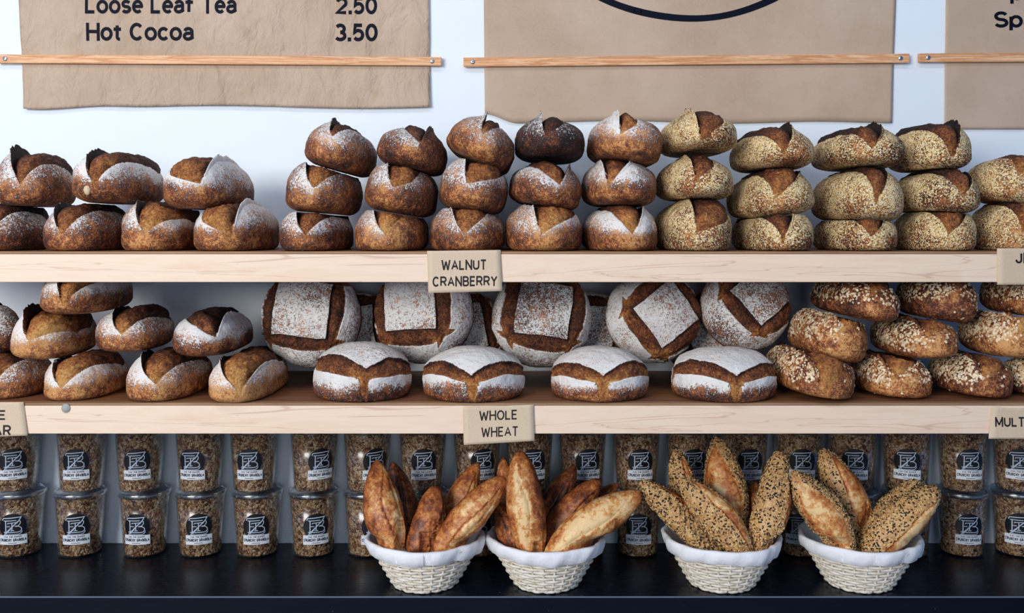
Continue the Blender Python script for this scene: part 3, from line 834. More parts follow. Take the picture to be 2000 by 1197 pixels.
def solve_boule(label, group, box_, sq, hs=.5, bw=.26, off=(0, 0), fl=.95, bake=.5, pitch=0, d=1.918, H=.112, rest=None, roll=0, name='whole_wheat_boule'):
    W = (box_[1] - box_[0]) / 2 * d / F
    S = dict(a=W, b=W, H=H, pitch=pitch, roll=roll, loc=[at((box_[0] + box_[1]) / 2, 0, d).x, d, LO_Z + .01], box=box_, seed=len(LOAVES) * 7 + 3, style='flour',
             sq=sq, hs=hs, bw=bw, off=off, fl=fl, bake=bake)
    A, T = np.meshgrid(np.linspace(0, 360, 49), np.linspace(2, 178, 33), indexing='ij')
    fn = lambda s: boule_base(A, T, s)[0]
    for _ in range(6):
        q = proj(xform(fn(S), S)).reshape(-1, 2); lo, hi = q.min(0), q.max(0)
        S['a'] *= (box_[1] - box_[0]) / (hi[0] - lo[0]); S['loc'][0] += ((box_[0] + box_[1]) / 2 - (lo[0] + hi[0]) / 2) * d / F
        if pitch == 0:
            S['b'] = S['a'] * .98; S['H'] *= np.clip(1 + (lo[1] - box_[2]) * d / F / S['H'], .8, 1.25); S['loc'][2] = LO_Z + .0012
        else:
            S['b'] = S['a']; q = proj(xform(fn(S), S)).reshape(-1, 2); S['loc'][2] -= (box_[3] - q[:, 1].max()) * d / F
            if rest: S['loc'][2] += LO_Z + .0015 - xform(fn(S), S)[..., 2].min()
    Ag, Tg = np.meshgrid(PH, PT, indexing='ij'); P, N, At = boule_pos(Ag, Tg, S); na, nt = Ag.shape
    V = np.concatenate([P.reshape(-1, 3), [P[:, 0].mean(0), P[:, -1].mean(0)]]); At = np.concatenate([At.reshape(-1, 3), [At[:, 0].mean(0), At[:, -1].mean(0)]])
    c = na * nt; fc = [tuple(q) for q in grid_faces(na, nt)]
    fc += [((k + 1) % na * nt, c, k * nt) for k in range(na)] + [(k * nt + nt - 1, c + 1, (k + 1) % na * nt + nt - 1) for k in range(na)]
    fc = [q[::-1] for q in fc]
    LOAVES.append(dict(name=name, label=label, group=group, style='flour', tier=1 if pitch == 0 else 2, shelf=LO_Z, V=xform(V, S), F=fc, A=At, parts=[], loc=S['loc'], S=S, boule=True))

b_ = solve_batard
# --- upper shelf, left: floured walnut loaves
G1 = 'floured loaves on the upper shelf, left end'
nm = 'floured_loaf'
b_(nm, 'dark loaf cut by the left photo edge, bottom row of the upper shelf', G1, 'flour', 1, (-75, 105, 398, 491), (-20, 470), (-60, 430), (94, 436), '-', .6, .75, .62)
b_(nm, 'floured loaf at upper shelf left, bottom row, just right of the dark cut-off loaf', G1, 'flour', 1, (85, 262, 398, 491), (119, 466), (113, 410), (236, 420), 'L', .75, .72, .45)
b_(nm, 'golden-split floured loaf, third in the bottom row at upper shelf left', G1, 'flour', 1, (236, 396, 390, 491), (284, 460), (271, 405), (346, 428), 'L', .8, .85, .33)
b_(nm, 'floured loaf with white right flank beside the walnut columns, bottom row, upper shelf', G1, 'flour', 1, (378, 547, 392, 491), (454, 467), (395, 434), (508, 396), 'R', 1.1, 1.05, .36)
b_(nm, 'loaf with tall dark ear on top of the upper shelf pile, leftmost there', G1, 'flour', 2, (-12, 150, 292, 402), (43, 362), (26, 305), (140, 350), 'LL', .8, .72, .42)
b_(nm, 'top-row upper shelf loaf with a pale nut in its front and white flanks', G1, 'flour', 2, (143, 322, 297, 397), (187, 362), (174, 310), (300, 334), 'L', 1.15, 1.1, .42)
b_(nm, 'top-row upper shelf loaf with wide white right side, below the tea menu', G1, 'flour', 2, (318, 496, 307, 408), (392, 363), (333, 344), (453, 312), 'R', 1.1, 1.05, .42)
# --- walnut columns
G2 = 'walnut cranberry loaves in five columns'
nm = 'walnut_loaf'
W3 = lambda n: 'walnut loaf topping the %s of the five walnut columns' % n
W2 = lambda n: 'walnut loaf in the middle of the %s of the five walnut columns' % n
W1 = lambda n: 'walnut loaf at the bottom of the %s of the five walnut columns' % n
o5 = ['leftmost', 'second', 'third', 'fourth', 'last']
b_(nm, W1(o5[0]), G2, 'flour', 1, (547, 692, 403, 491), (597, 461), (581, 412), (668, 428), 'L', .8, .8, .5)
b_(nm, W1(o5[1]), G2, 'flour', 1, (694, 836, 402, 491), (753, 467), (726, 412), (815, 420), 'L', .72, .15, .28)
b_(nm, W1(o5[2]), G2, 'flour', 1, (840, 986, 396, 491), (908, 456), (870, 400), (946, 426), 'L', .75, .7, .42)
b_(nm, W1(o5[3]), G2, 'flour', 1, (987, 1136, 392, 491), (1055, 461), (1026, 398), (1118, 425), 'L', .75, .95, .34)
b_(nm, W1(o5[4]), G2, 'flour', 1, (1137, 1284, 398, 491), (1233, 466), (1162, 412), (1260, 404), 'R', 1.15, 1.15, .36)
b_(nm, W2(o5[0]), G2, 'flour', 2, (557, 708, 315, 418), (611, 371), (600, 320), (680, 345), 'L', .75, .5, .42, 5)
b_(nm, W2(o5[1]), G2, 'flour', 2, (713, 855, 312, 422), (767, 363), (756, 318), (805, 356), 'L', .7, .55, .45, 10)
b_(nm, W2(o5[2]), G2, 'flour', 2, (856, 992, 305, 417), (912, 360), (906, 310), (968, 352), 'L', .85, .8, .47, 9)
b_(nm, W2(o5[3]), G2, 'flour', 2, (995, 1134, 317, 411), (1093, 361), (1025, 328), (1117, 326), 'R', .9, .6, .46, 11)
b_(nm, W2(o5[4]), G2, 'flour', 2, (1137, 1280, 316, 403), (1189, 368), (1166, 320), (1230, 326), 'B', .9, 1.05, .42, 2)
b_(nm, W3(o5[0]), G2, 'flour', 3, (596, 737, 238, 344), (650, 268), (646, 244), (694, 258), 'L', .75, .75, .45, 15)
b_(nm, W3(o5[1]), G2, 'flour', 3, (736, 875, 243, 342), (818, 278), (787, 246), (840, 262), 'R', .7, .15, .52, 13)
b_(nm, W3(o5[2]), G2, 'flour', 3, (873, 1005, 222, 339), (943, 263), (946, 226), (976, 250), 'L', .7, .6, .40, 26)
b_(nm, W3(o5[3]), G2, 'flour', 3, (1004, 1143, 229, 319), (1065, 263), (1053, 232), (1098, 244), 'L', .6, .4, .82, 3)
b_(nm, W3(o5[4]), G2, 'flour', 3, (1146, 1293, 222, 328), (1213, 262), (1203, 226), (1242, 246), 'L', 1.05, .7, .38, 8)
# --- cornmeal loaves
G3 = 'cornmeal coated loaves on the upper shelf, right'
nm = 'cornmeal_loaf'
C3 = lambda n: 'cornmeal-crusted loaf topping the %s of the cornmeal columns' % n
C2 = lambda n: 'cornmeal-crusted loaf in the middle of the %s of the cornmeal columns' % n
C1 = lambda n: 'cornmeal-crusted loaf at the bottom of the %s of the cornmeal columns' % n
o4 = ['first', 'second', 'third', 'fourth', 'fifth']
b_(nm, C1(o4[0]), G3, 'semolina', 1, (1278, 1428, 392, 491), (1363, 450), (1335, 396), (1416, 434), 'l', .95, .95, .52)
b_(nm, C1(o4[1]), G3, 'semolina', 1, (1430, 1588, 404, 491), (1528, 474), (1445, 432), (1546, 416), 'R', .85, .85, .6)
b_(nm, C1(o4[2]), G3, 'semolina', 1, (1588, 1752, 412, 491), (1702, 466), (1612, 432), (1724, 428), 'R', .75, .8, .55)
b_(nm, C1(o4[3]), G3, 'semolina', 1, (1740, 1907, 406, 491), (1849, 462), (1794, 416), (1886, 424), 'r', .85, .85, .5)
b_(nm, C1(o4[4]), G3, 'semolina', 1, (1893, 2065, 392, 491), (1997, 458), (1954, 402), (2040, 430), '-', .95, .8, .45)
b_(nm, C2(o4[0]), G3, 'semolina', 2, (1281, 1432, 309, 391), (1358, 350), (1332, 313), (1396, 322), 'l', .85, .8, .52, 1)
b_(nm, C2(o4[1]), G3, 'semolina', 2, (1418, 1590, 334, 424), (1514, 387), (1452, 340), (1562, 344), 'r', .92, .8, .45, -6)
b_(nm, C2(o4[2]), G3, 'semolina', 2, (1584, 1766, 331, 431), (1710, 397), (1642, 334), (1730, 350), 'r', 1.0, .95, .5, 3)
b_(nm, C2(o4[3]), G3, 'semolina', 2, (1735, 1913, 336, 416), (1886, 384), (1770, 340), (1896, 340), 'r', .9, .9, .6, 4)
b_(nm, C2(o4[4]), G3, 'semolina', 2, (1885, 2050, 308, 402), (1990, 345), (1960, 312), (2020, 320), '-', .8, .8, .38, 10)
b_(nm, C3(o4[0]), G3, 'semolina', 3, (1285, 1440, 220, 306), (1368, 280), (1339, 222), (1414, 240), 'L', .95, .9, .52)
b_(nm, C3(o4[1]), G3, 'semolina', 3, (1425, 1588, 249, 336), (1534, 300), (1432, 272), (1546, 252), 'R', .9, .85, .5)
b_(nm, C3(o4[2]), G3, 'semolina', 3, (1584, 1766, 248, 333), (1706, 290), (1600, 272), (1722, 256), 'R', .85, .75, .55, 2)
b_(nm, C3(o4[3]), G3, 'semolina', 3, (1733, 1896, 241, 335), (1860, 306), (1745, 270), (1867, 250), 'R', .85, .9, .55)
# --- lower shelf, left
G4 = 'floured loaves on the lower shelf, left end'
nm = 'floured_loaf'
kw = dict(shelf=LO_Z)
b_(nm, 'dark-split loaf cut by the left photo edge, bottom of the lower shelf', G4, 'flour', 1, (-60, 105, 688, 787), (-15, 760), (-45, 700), (92, 705), '-', .5, .65, .38, **kw)
b_(nm, 'pale floured loaf, lower shelf bottom row, second from the left edge', G4, 'flour', 1, (85, 252, 684, 787), (122, 757), (109, 705), (232, 712), 'L', .95, .85, .2, **kw)
b_(nm, 'floured loaf with sharp white left horn, lower shelf bottom row, third from left', G4, 'flour', 1, (247, 414, 677, 787), (303, 750), (275, 686), (404, 728), 'L', 1.1, .6, .28, **kw)
b_(nm, 'pale loaf with two open side cuts, lower shelf bottom row, beside the bare shelf', G4, 'flour', 1, (408, 563, 682, 787), (470, 772), (430, 700), (537, 712), 'B', .95, .75, .16, **kw)
b_(nm, 'grey floured loaf sliced by the left photo edge, middle row, lower shelf', G4, 'flour', 2, (-95, 42, 590, 692), (-30, 640), (-60, 600), (-5, 600), '-', .85, .8, .6, shelf=LO_Z)
b_(nm, 'pale loaf with tall dark ear, middle row, lower shelf left end', G4, 'flour', 2, (22, 190, 590, 699), (57, 662), (54, 606), (150, 650), 'LL', 1.1, .65, .2, shelf=LO_Z)
b_(nm, 'low brown floured loaf, middle row of lower shelf, between two eared loaves', G4, 'flour', 2, (184, 342, 599, 684), (236, 655), (220, 618), (312, 618), 'l', .85, .6, .42, shelf=LO_Z)
b_(nm, 'loaf with dark V opening and white cheeks, middle row, left of first boule', G4, 'flour', 2, (338, 493, 600, 693), (420, 660), (362, 622), (470, 614), 'R', 1.3, 1.2, .55, shelf=LO_Z)
b_(nm, 'floured loaf highest on the lower shelf left, top hidden behind the upper shelf', G4, 'flour', 3, (80, 260, 516, 611), (122, 598), (111, 550), (184, 552), 'L', 1.1, 1.0, .35, shelf=LO_Z)
# --- oat loaves
G5 = 'oat topped multigrain loaves on the lower shelf'
nm = 'multigrain_loaf'
b_(nm, 'oat-topped loaf, bottom row of lower shelf, touching the last boule', G5, 'oat', 1, (1495, 1668, 668, 787), (1600, 768), (1545, 682), (1650, 720), 'l', 1.0, .55, .34, 8, shelf=LO_Z)
b_(nm, 'golden oat loaf, bottom row of lower shelf, second of the oat loaves', G5, 'oat', 1, (1660, 1820, 685, 787), (1740, 742), (1700, 692), (1795, 705), 'l', .8, .7, .25, 3, shelf=LO_Z)
b_(nm, 'thickly oat-covered loaf, bottom row of lower shelf, third of the oat loaves', G5, 'oat', 1, (1812, 1978, 686, 787), (1915, 745), (1890, 692), (1962, 715), 'l', 1.15, .5, .42, 5, shelf=LO_Z)
b_(nm, 'oat loaf cut by the right photo edge, bottom row of lower shelf', G5, 'oat', 1, (1950, 2110, 692, 787), (2050, 745), (2020, 700), (2095, 715), 'l', 1.1, .5, .45, 3, shelf=LO_Z)
b_(nm, 'rounded golden oat loaf, middle row of lower shelf, nearest the boules', G5, 'oat', 2, (1538, 1695, 598, 706), (1640, 650), (1618, 604), (1680, 640), 'l', 1.1, .6, .26, 12, shelf=LO_Z)
b_(nm, 'oat loaf with flaked dark left side, middle row of the three oat rows', G5, 'oat', 2, (1700, 1872, 611, 697), (1810, 655), (1790, 615), (1858, 630), 'l', 1.15, .75, .34, -3, shelf=LO_Z)
b_(nm, 'pale-bellied oat loaf at the right photo edge, middle row, lower shelf', G5, 'oat', 2, (1874, 2045, 600, 696), (1985, 655), (1955, 606), (2025, 625), 'l', 1.05, .6, .2, 2, shelf=LO_Z)
b_(nm, 'brown oat loaf tucked under the upper shelf, first of the top oat row', G5, 'oat', 3, (1583, 1757, 535, 627), (1700, 570), (1670, 540), (1745, 560), '-', .7, .7, .46, 11, shelf=LO_Z)
b_(nm, 'brown oat loaf tucked under the upper shelf, second of the top oat row', G5, 'oat', 3, (1748, 1910, 530, 628), (1860, 565), (1830, 535), (1895, 555), '-', .55, .5, .46, 9, shelf=LO_Z)
b_(nm, 'brown oat loaf under the JEWISH card corner, last of the top oat row'.replace('JEWISH card corner', 'right-hand J card'), G5, 'oat', 3, (1914, 2090, 525, 622), (2030, 565), (2000, 532), (2075, 555), '-', .5, .4, .4, 9, shelf=LO_Z)
# --- whole wheat boules
G6 = 'whole wheat boules lying in front on the lower shelf'
B1 = lambda n: 'flat-lying square-scored boule, %s of the four front boules' % n
solve_boule('boule with a wide dark crust split, leftmost of the four front boules', G6, (614, 802, 667, 787), 52, .52, .32, (.06, .0), 1.2, .52)
solve_boule(B1('second'), G6, (828, 1021, 675, 787), 45, .58, .25, (0, 0), 1.3, .5)
solve_boule(B1('third'), G6, (1078, 1264, 675, 787), 44, .58, .27, (0, 0), 1.25, .42)
solve_boule(B1('rightmost'), G6, (1313, 1515, 676, 787), 46, .58, .25, (.02, 0), 1.3, .48)
G7 = 'whole wheat boules propped up facing the room'
solve_boule('upright boule showing a square flour patch, first left of the propped boules', G7, (509, 706, 523, 717), -5, .54, .27, (-.08, .12), .85, .58, pitch=80, d=2.09, H=.095)
solve_boule('upright boule with bright square patch, left of the walnut card', G7, (731, 925, 520, 710), 3, .49, .30, (-.22, .12), .95, .56, pitch=80, d=2.09, H=.095)
solve_boule('upright boule with speckled square patch just right below the walnut card', G7, (962, 1155, 525, 718), -8, .52, .30, (.02, .14), .8, .56, pitch=80, d=2.09, H=.095)
solve_boule('upright boule with its flour square turned like a diamond', G7, (1183, 1366, 524, 708), 37, .50, .32, (.22, .0), .95, .5, pitch=80, d=2.09, H=.095)
solve_boule('dark upright boule with thin flour, last right of the propped boules', G7, (1366, 1540, 512, 686), 40, .50, .34, (.28, .25), .72, .55, pitch=80, d=2.085, H=.095)
G8 = 'boules leaning on the wall behind the propped boules'
for n_, (cx_, ang) in zip(('first', 'second', 'third', 'fourth'), ((694, 8), (905, 12), (1150, 2), (1372, 30))):
    solve_boule('shadowed boule against the wall, %s from left behind the propped boules' % n_, G8, (cx_ - 82, cx_ + 82, 560, 724), ang, .5, .28, (0, .1), .85, .6, pitch=82, d=2.195, H=.085, rest=True)

# ---- let the soft crusts press against each other instead of passing through
def hfield(P, ax, cell, lo, n, mode):
    """extreme of coordinate ax over a grid of the two other axes"""
    o = [i for i in range(3) if i != ax]
    ij = ((P[:, o] - lo) / cell).astype(int); ok = ((ij >= 0) & (ij < np.array(n))).all(1)
    g = np.full(n, np.inf if mode == 'min' else -np.inf)
    (np.minimum if mode == 'min' else np.maximum).at(g, (ij[ok, 0], ij[ok, 1]), P[ok, ax])
    return g
def spread_(g, mode):
    f = np.minimum if mode == 'min' else np.maximum; e = np.inf if mode == 'min' else -np.inf
    for _ in range(1):
        p = np.pad(g, 1, constant_values=e); h = g.copy()
        for i in range(3):
            for j in range(3): h = f(h, p[i:i + g.shape[0], j:j + g.shape[1]])
        g = h
    return g
def dense(L):
    """vertices plus face mid-points, so that a coarse belly leaves no holes in the field"""
    V = L['V']; Fq = np.array([q[:3] for q in L['F']]); return np.concatenate([V, V[Fq].mean(1), (V[Fq[:, 0]] + V[Fq[:, 1]]) / 2])
def allv(L): return [L['V']] + [p[1] for p in L['parts']]
def press_down(lowr, upr, cell=.006, gap=.0014):
    A, B = lowr['V'], upr['V']
    lo = np.maximum(A.min(0), B.min(0))[:2] - cell; hi = np.minimum(A.max(0), B.max(0))[:2] + cell
    if (hi <= lo).any() or A[:, 2].max() < B[:, 2].min() - .02: return
    n = tuple(((hi - lo) / cell).astype(int) + 2)
    g = spread_(hfield(np.concatenate([dense(upr)] + [p[1] for p in upr['parts']]), 2, cell, lo, n, 'min'), 'min')
    for W in allv(lowr):
        ij = ((W[:, :2] - lo) / cell).astype(int); ok = ((ij >= 0) & (ij < np.array(n))).all(1); k = np.where(ok)[0]
        lim = g[ij[k, 0], ij[k, 1]] - (gap if upr['style'] != 'oat' else .006)
        mid = W[k, 2] > lowr['V'][:, 2].min() + .012
        W[k, 2] = np.where(mid, np.minimum(W[k, 2], np.maximum(lim, lowr['V'][:, 2].min() + .012)), W[k, 2])
def press_side(Lf, Rt, ax=0, cell=.006, gap=.0012):
    if Lf.get('style') == 'oat': gap = .0045
    o = [i for i in range(3) if i != ax]; A, B = Lf['V'], Rt['V']
    if A[:, ax].max() < B[:, ax].min(): return
    lo = np.maximum(A.min(0), B.min(0))[o] - cell; hi = np.minimum(A.max(0), B.max(0))[o] + cell
    if (hi <= lo).any(): return
    n = tuple(((hi - lo) / cell).astype(int) + 2)
    ga = spread_(hfield(np.concatenate([dense(Lf)] + [p[1] for p in Lf['parts']]), ax, cell, lo, n, 'max'), 'max')
    gb = spread_(hfield(np.concatenate([dense(Rt)] + [p[1] for p in Rt['parts']]), ax, cell, lo, n, 'min'), 'min')
    bad = np.isfinite(ga) & np.isfinite(gb) & (ga > gb - 2 * gap); mid = np.where(bad, (ga + gb) / 2, np.nan)
    for L, sg in ((Lf, 1), (Rt, -1)):
        for W in allv(L):
            ij = ((W[:, o] - lo) / cell).astype(int); ok = ((ij >= 0) & (ij < np.array(n))).all(1); k = np.where(ok)[0]
            m = mid[ij[k, 0], ij[k, 1]]; good = np.isfinite(m)
            W[k[good], ax] = np.minimum(W[k[good], ax], m[good] - gap) if sg > 0 else np.maximum(W[k[good], ax], m[good] + gap)

def near_(A, B): return (np.minimum(A['V'].max(0), B['V'].max(0)) - np.maximum(A['V'].min(0), B['V'].min(0))).min() > -.004
for rnd in range(4):
    CELL = (.005, .007, .009, .006)[rnd]
    for sh in (UP_Z, LO_Z):
        Ls = [L for L in LOAVES if L['shelf'] == sh]
        for t in (3, 2):
            for U in [L for L in Ls if L['tier'] == t and not L.get('boule')]:
                for Lw in [L for L in Ls if L['tier'] < t]:
                    if near_(U, Lw): press_down(Lw, U, CELL)
        for i, A in enumerate(Ls):
            for B in Ls[i + 1:]:
                if not near_(A, B): continue
                if A.get('boule') and B.get('boule'):
                    dv = np.array(B['loc']) - np.array(A['loc'])
                    if abs(dv[1]) > .05: press_side(*((A, B) if dv[1] > 0 else (B, A)), ax=1, cell=CELL)
                    else: press_side(*((A, B) if dv[0] > 0 else (B, A)), cell=CELL)
                elif A.get('boule') != B.get('boule') and (A if A.get('boule') else B)['tier'] == 2 and (B if A.get('boule') else A)['tier'] == 1:
                    press_down(*((B, A) if A.get('boule') else (A, B)), CELL)
                elif A['tier'] == B['tier'] or A.get('boule') or B.get('boule'):
                    press_side(*((A, B) if A['loc'][0] < B['loc'][0] else (B, A)), cell=CELL)
# nothing may sink into the shelf, wall or shelf above
for L in LOAVES:
    for W in allv(L):
        W[:, 2] = np.maximum(W[:, 2], L['shelf'] + .0008); W[:, 1] = np.minimum(W[:, 1], WALL - .002)
        if L['shelf'] == LO_Z: W[:, 2] = np.minimum(W[:, 2], UP_Z - .0195)
        if L['shelf'] == LO_Z:
            k = W[:, 2] > UP_Z - .062; W[k, 1] = np.maximum(W[k, 1], FRONT + .0205)

def flakes(V, Fq, dens, n, size, seed, thick, lift=.3):
    """oat flakes / seeds scattered on a crust: small lens-shaped grains"""
    r = np.random.default_rng(seed); tri = V[Fq[:, :3]]; nr = np.cross(tri[:, 1] - tri[:, 0], tri[:, 2] - tri[:, 0]); ar = np.linalg.norm(nr, axis=1) + 1e-12
    p = np.maximum(dens[Fq[:, :3]].mean(1), 0) * ar; p /= p.sum(); pick = r.choice(len(Fq), n, p=p)
    w = r.dirichlet((1, 1, 1), n)[:, :, None]; C = (tri[pick] * w).sum(1); N = nr[pick] / ar[pick][:, None]
    t1 = np.cross(N, r.normal(size=(n, 3))); t1 /= np.linalg.norm(t1, axis=1, keepdims=True)
    N2 = N + t1 * r.normal(0, lift, (n, 1)); N2 /= np.linalg.norm(N2, axis=1, keepdims=True)
    t1 = np.cross(N2, np.cross(t1, N2)); t1 = t1 - N2 * (t1 * N2).sum(1, keepdims=True); t1 /= np.linalg.norm(t1, axis=1, keepdims=True); t2 = np.cross(N2, t1)
    s = size * r.uniform(.65, 1.25, (n, 1)); asp_ = r.uniform(.55, .8, (n, 1)); K = 6; out = []
    for k in range(K):
        a = 2 * math.pi * k / K; out.append(C + t1 * (s * math.cos(a)) + t2 * (s * asp_ * math.sin(a)) + N * .0003)
    out.append(C + N2 * thick * s + N * .0003); out.append(C - N2 * .25 * s * thick)
    P = np.stack(out, 1).reshape(-1, 3); i = np.arange(n)[:, None] * (K + 2); Fs = []
    for k in range(K):
        k2 = (k + 1) % K; Fs += [np.concatenate([i + k, i + k2, i + K], 1), np.concatenate([i + k2, i + k, i + K + 1], 1)]
    return P, np.concatenate(Fs)

for L in LOAVES:
    c = np.array([L['loc'][0], L['loc'][1], L['V'][:, 2].min()])
    o = mesh_obj(L['name'], L['V'] - c, L['F'], M[L['style']], attr=L['A'], loc=c)
    tag(o, L['label'], 'bread', L['group'])
    for pn, W, Fs, At in L['parts']:
        mesh_obj(pn, W - c, Fs, M[L['style']], o, attr=At)
    if L['style'] == 'oat':
        Fq = np.array([q[:3] for q in L['F']])
        dens = np.maximum(L['A'][:, 1] - .28, 0) ** 2.2 + .0012
        P, Fs = flakes(L['V'], Fq, dens, 1000, .0045, L['S']['seed'], .35)
        tag(mesh_obj('oat_topping', P - c, Fs, M['oatflake'], o, smooth=False), kind='stuff')

# a few nuts that show in the crusts
def nut(loaf_i, px, py, r, mat):
    L = LOAVES[loaf_i]; q = proj(L['V']); v = L['V']; dd = ((q - np.array([px, py])) ** 2).sum(1)
    p = v[np.where(dd < 36, v[:, 1], 9 + dd).argmin()]; n = 14; PHn, TN = np.meshgrid(np.linspace(0, 2 * np.pi, n + 1)[:-1], np.linspace(.1, np.pi - .1, 9), indexing='ij')
    B = np.stack([np.sin(TN) * np.cos(PHn) * .8, np.sin(TN) * np.sin(PHn) * .6, np.cos(TN) * 1.1], -1)
    B = B * (1 + .18 * vnoise(B * 2.2, loaf_i))[..., None] * r
    o = [ob for ob in D.objects if ob.get('label') == L['label']][0]
    c = np.array([L['loc'][0], L['loc'][1], L['V'][:, 2].min()])
    idx = grid_faces(n, 9); fc = [tuple(q) for q in idx] + [tuple(i * 9 for i in range(n)), tuple(i * 9 + 8 for i in range(n))[::-1]]
    mesh_obj('nut_piece', B.reshape(-1, 3) + (p - np.array([0, -r * .15, 0])) - c, fc, M[mat], o)
nut(5, 168, 376, .0085, 'walnut')
# ------------------------------------------------------------------ granola tubs
JH, RB, RT, RL = .1478, .0470, .0553, .0592
def jr(z): return RB + (RT - RB) * z / .1376
def wrap(U, Z, eps): 
    r = jr(Z) + eps; a = U / r
    return np.stack([r * np.sin(a), -r * np.cos(a), Z], -1)

EMB = [([(498, 402), (512, 360), (530, 345), (700, 338), (945, 322), (905, 395), (858, 455)], 30), ([(535, 402), (560, 408), (840, 402)], 26),
       ([(583, 410), (583, 690)], 34), ([(530, 697), (622, 692)], 26), ([(600, 552), (690, 552)], 24),
       ([(632, 492), (640, 468), (850, 455), (850, 482)], 24), ([(735, 465), (735, 650)], 28), ([(695, 662), (785, 657)], 22),
       ([(880, 425), (600, 700), (545, 752)], 34), ([(800, 500), (700, 620), (590, 745)], 16),
       ([(885, 400), (925, 432), (925, 485), (880, 540), (800, 552)], 24), ([(800, 552), (890, 556), (945, 600), (952, 650), (920, 690), (870, 703), (640, 706)], 26),
       ([(520, 772), (620, 762), (880, 758), (935, 735), (968, 680)], 22)]
def jar_proto():
    root = empty('granola_tub', (0, 0, 0), 'x', 'tub', 'granola tubs under the shelves')
    V, Fs = revolve([(0, .0012), (RB - .006, .0008), (RB - .002, .0012), (RB, .004), (jr(.06), .06), (RT, .1376), (RT - .0006, .1376), (jr(.06) - .0006, .06), (RB - .0006, .0046), (RB - .003, .0022), (0, .0020)], 56)
    mesh_obj('plastic_cup', V, Fs, M['plastic'], root)
    # filling
    n, m = 110, 64; Z = np.linspace(.004, .1345, m); a = np.linspace(0, 2 * np.pi, n + 1)[:-1]; A, Zg = np.meshgrid(a, Z, indexing='ij')
    r = jr(Zg) - .0016; P = np.stack([r * np.sin(A), -r * np.cos(A), Zg], -1)
    lump = np.maximum(fbm(P, 130, 2, 5) * .5 + fbm(P, 260, 2, 9) * .5, -.6)
    rr = r - .0016 + .0018 * np.minimum(lump, .6); P = np.stack([rr * np.sin(A), -rr * np.cos(A), Zg], -1)
    tops = []
    for k, f in enumerate((.75, .45, .15)):
        q = P[:, -1] * np.array([f, f, 1]); q[:, 2] += .002 * vnoise(q * 180, 3 + k); tops.append(q[:, None])
    P = np.concatenate([P] + tops, 1); mt = m + 3; idx = np.arange(n * mt).reshape(n, mt); nx = np.roll(idx, -1, 0)
    q = np.stack([idx[:, :-1], nx[:, :-1], nx[:, 1:], idx[:, 1:]], -1).reshape(-1, 4); fc = [tuple(x) for x in q] + [tuple(idx[:, -1]), tuple(idx[::-1, 0])]
    tag(mesh_obj('granola', P.reshape(-1, 3), fc, M['granola'], root), kind='stuff')
    # lid with a raised rim
    zt = JH - .0004
    prof = [(0, .1416), (RL - .007, .1416), (RL - .006, .1426), (RL - .0055, zt - .0006), (RL - .004, zt), (RL - .001, zt - .0006), (RL, zt - .003), (RL, .1371), (RL - .0014, .1362), (RL - .003, .1371), (RT + .0004, .1388), (0, .1388)]
    V, Fs = revolve(prof, 64); mesh_obj('lid', V, Fs, M['lid'], root)
    # round black sticker
    zc, rad = .0740, .0300; rings, seg = 7, 40; U, Zs = [0], [zc]
    for i in range(1, rings):
        for k in range(seg):
            t = 2 * math.pi * k / seg; U.append(rad * i / (rings - 1) * math.sin(t)); Zs.append(zc + rad * i / (rings - 1) * math.cos(t))
    V = wrap(np.array(U), np.array(Zs), .0005); Fs = [(0, 1 + (k + 1) % seg, 1 + k) for k in range(seg)]
    for i in range(rings - 2):
        for k in range(seg):
            k2 = (k + 1) % seg; Fs.append((1 + i * seg + k, 1 + i * seg + k2, 1 + (i + 1) * seg + k2, 1 + (i + 1) * seg + k))
    bd = mesh_obj('round_sticker', V, [f[::-1] for f in Fs], M['badge'], root)
    parts = []
    for poly, w_ in EMB:
        P2 = np.array(poly, float); d_ = []
        for i in range(len(P2) - 1):
            for t in np.linspace(0, 1, 5)[:-1]: d_.append(P2[i] * (1 - t) + P2[i + 1] * t)
        d_.append(P2[-1]); V2, f2 = ribbon2(d_, w_ * .74)
        parts.append((wrap((V2[:, 0] - 740) / 330 * rad, zc + (560 - V2[:, 1]) / 330 * rad, .0009), f2))
    V, Fs = join(parts); mesh_obj('emblem', V, Fs, M['white_print'], bd, smooth=False)
    # white name strip
    u = np.linspace(-.0305, .0305, 21); z = np.linspace(.0325, .0545, 4); Ug, Zg = np.meshgrid(u, z, indexing='ij')
    V = wrap(Ug, Zg, .0010).reshape(-1, 3); idx = np.arange(84).reshape(21, 4)
    bn = mesh_obj('name_strip', V, np.stack([idx[:-1, :-1], idx[1:, :-1], idx[1:, 1:], idx[:-1, 1:]], -1).reshape(-1, 4), M['banner'], root)
    parts = []
    for body, u0, u1, z0, z1, b_ in (('ZAK THE BAKER', -.0190, .0190, .0488, .0526, .17), ('CRUNCHY GRANOLA', -.0288, .0288, .0398, .0468, .27)):
        P2, f2 = glyphs(body, b_, wide=True); Q = fit(P2, u0, u1, z0, z1); parts.append((wrap(Q[:, 0], Q[:, 1], .0014), f2))
    for k in range(9):
        P2, f2 = ribbon2([(-.0095 + k * .0021, .0360), (-.0080 + k * .0021, .0360)], .0014); parts.append((wrap(P2[:, 0], P2[:, 1], .0014), f2))
    V, Fs = join(parts); mesh_obj('lettering', V, Fs, M['ink'], bn, smooth=False)
    return root

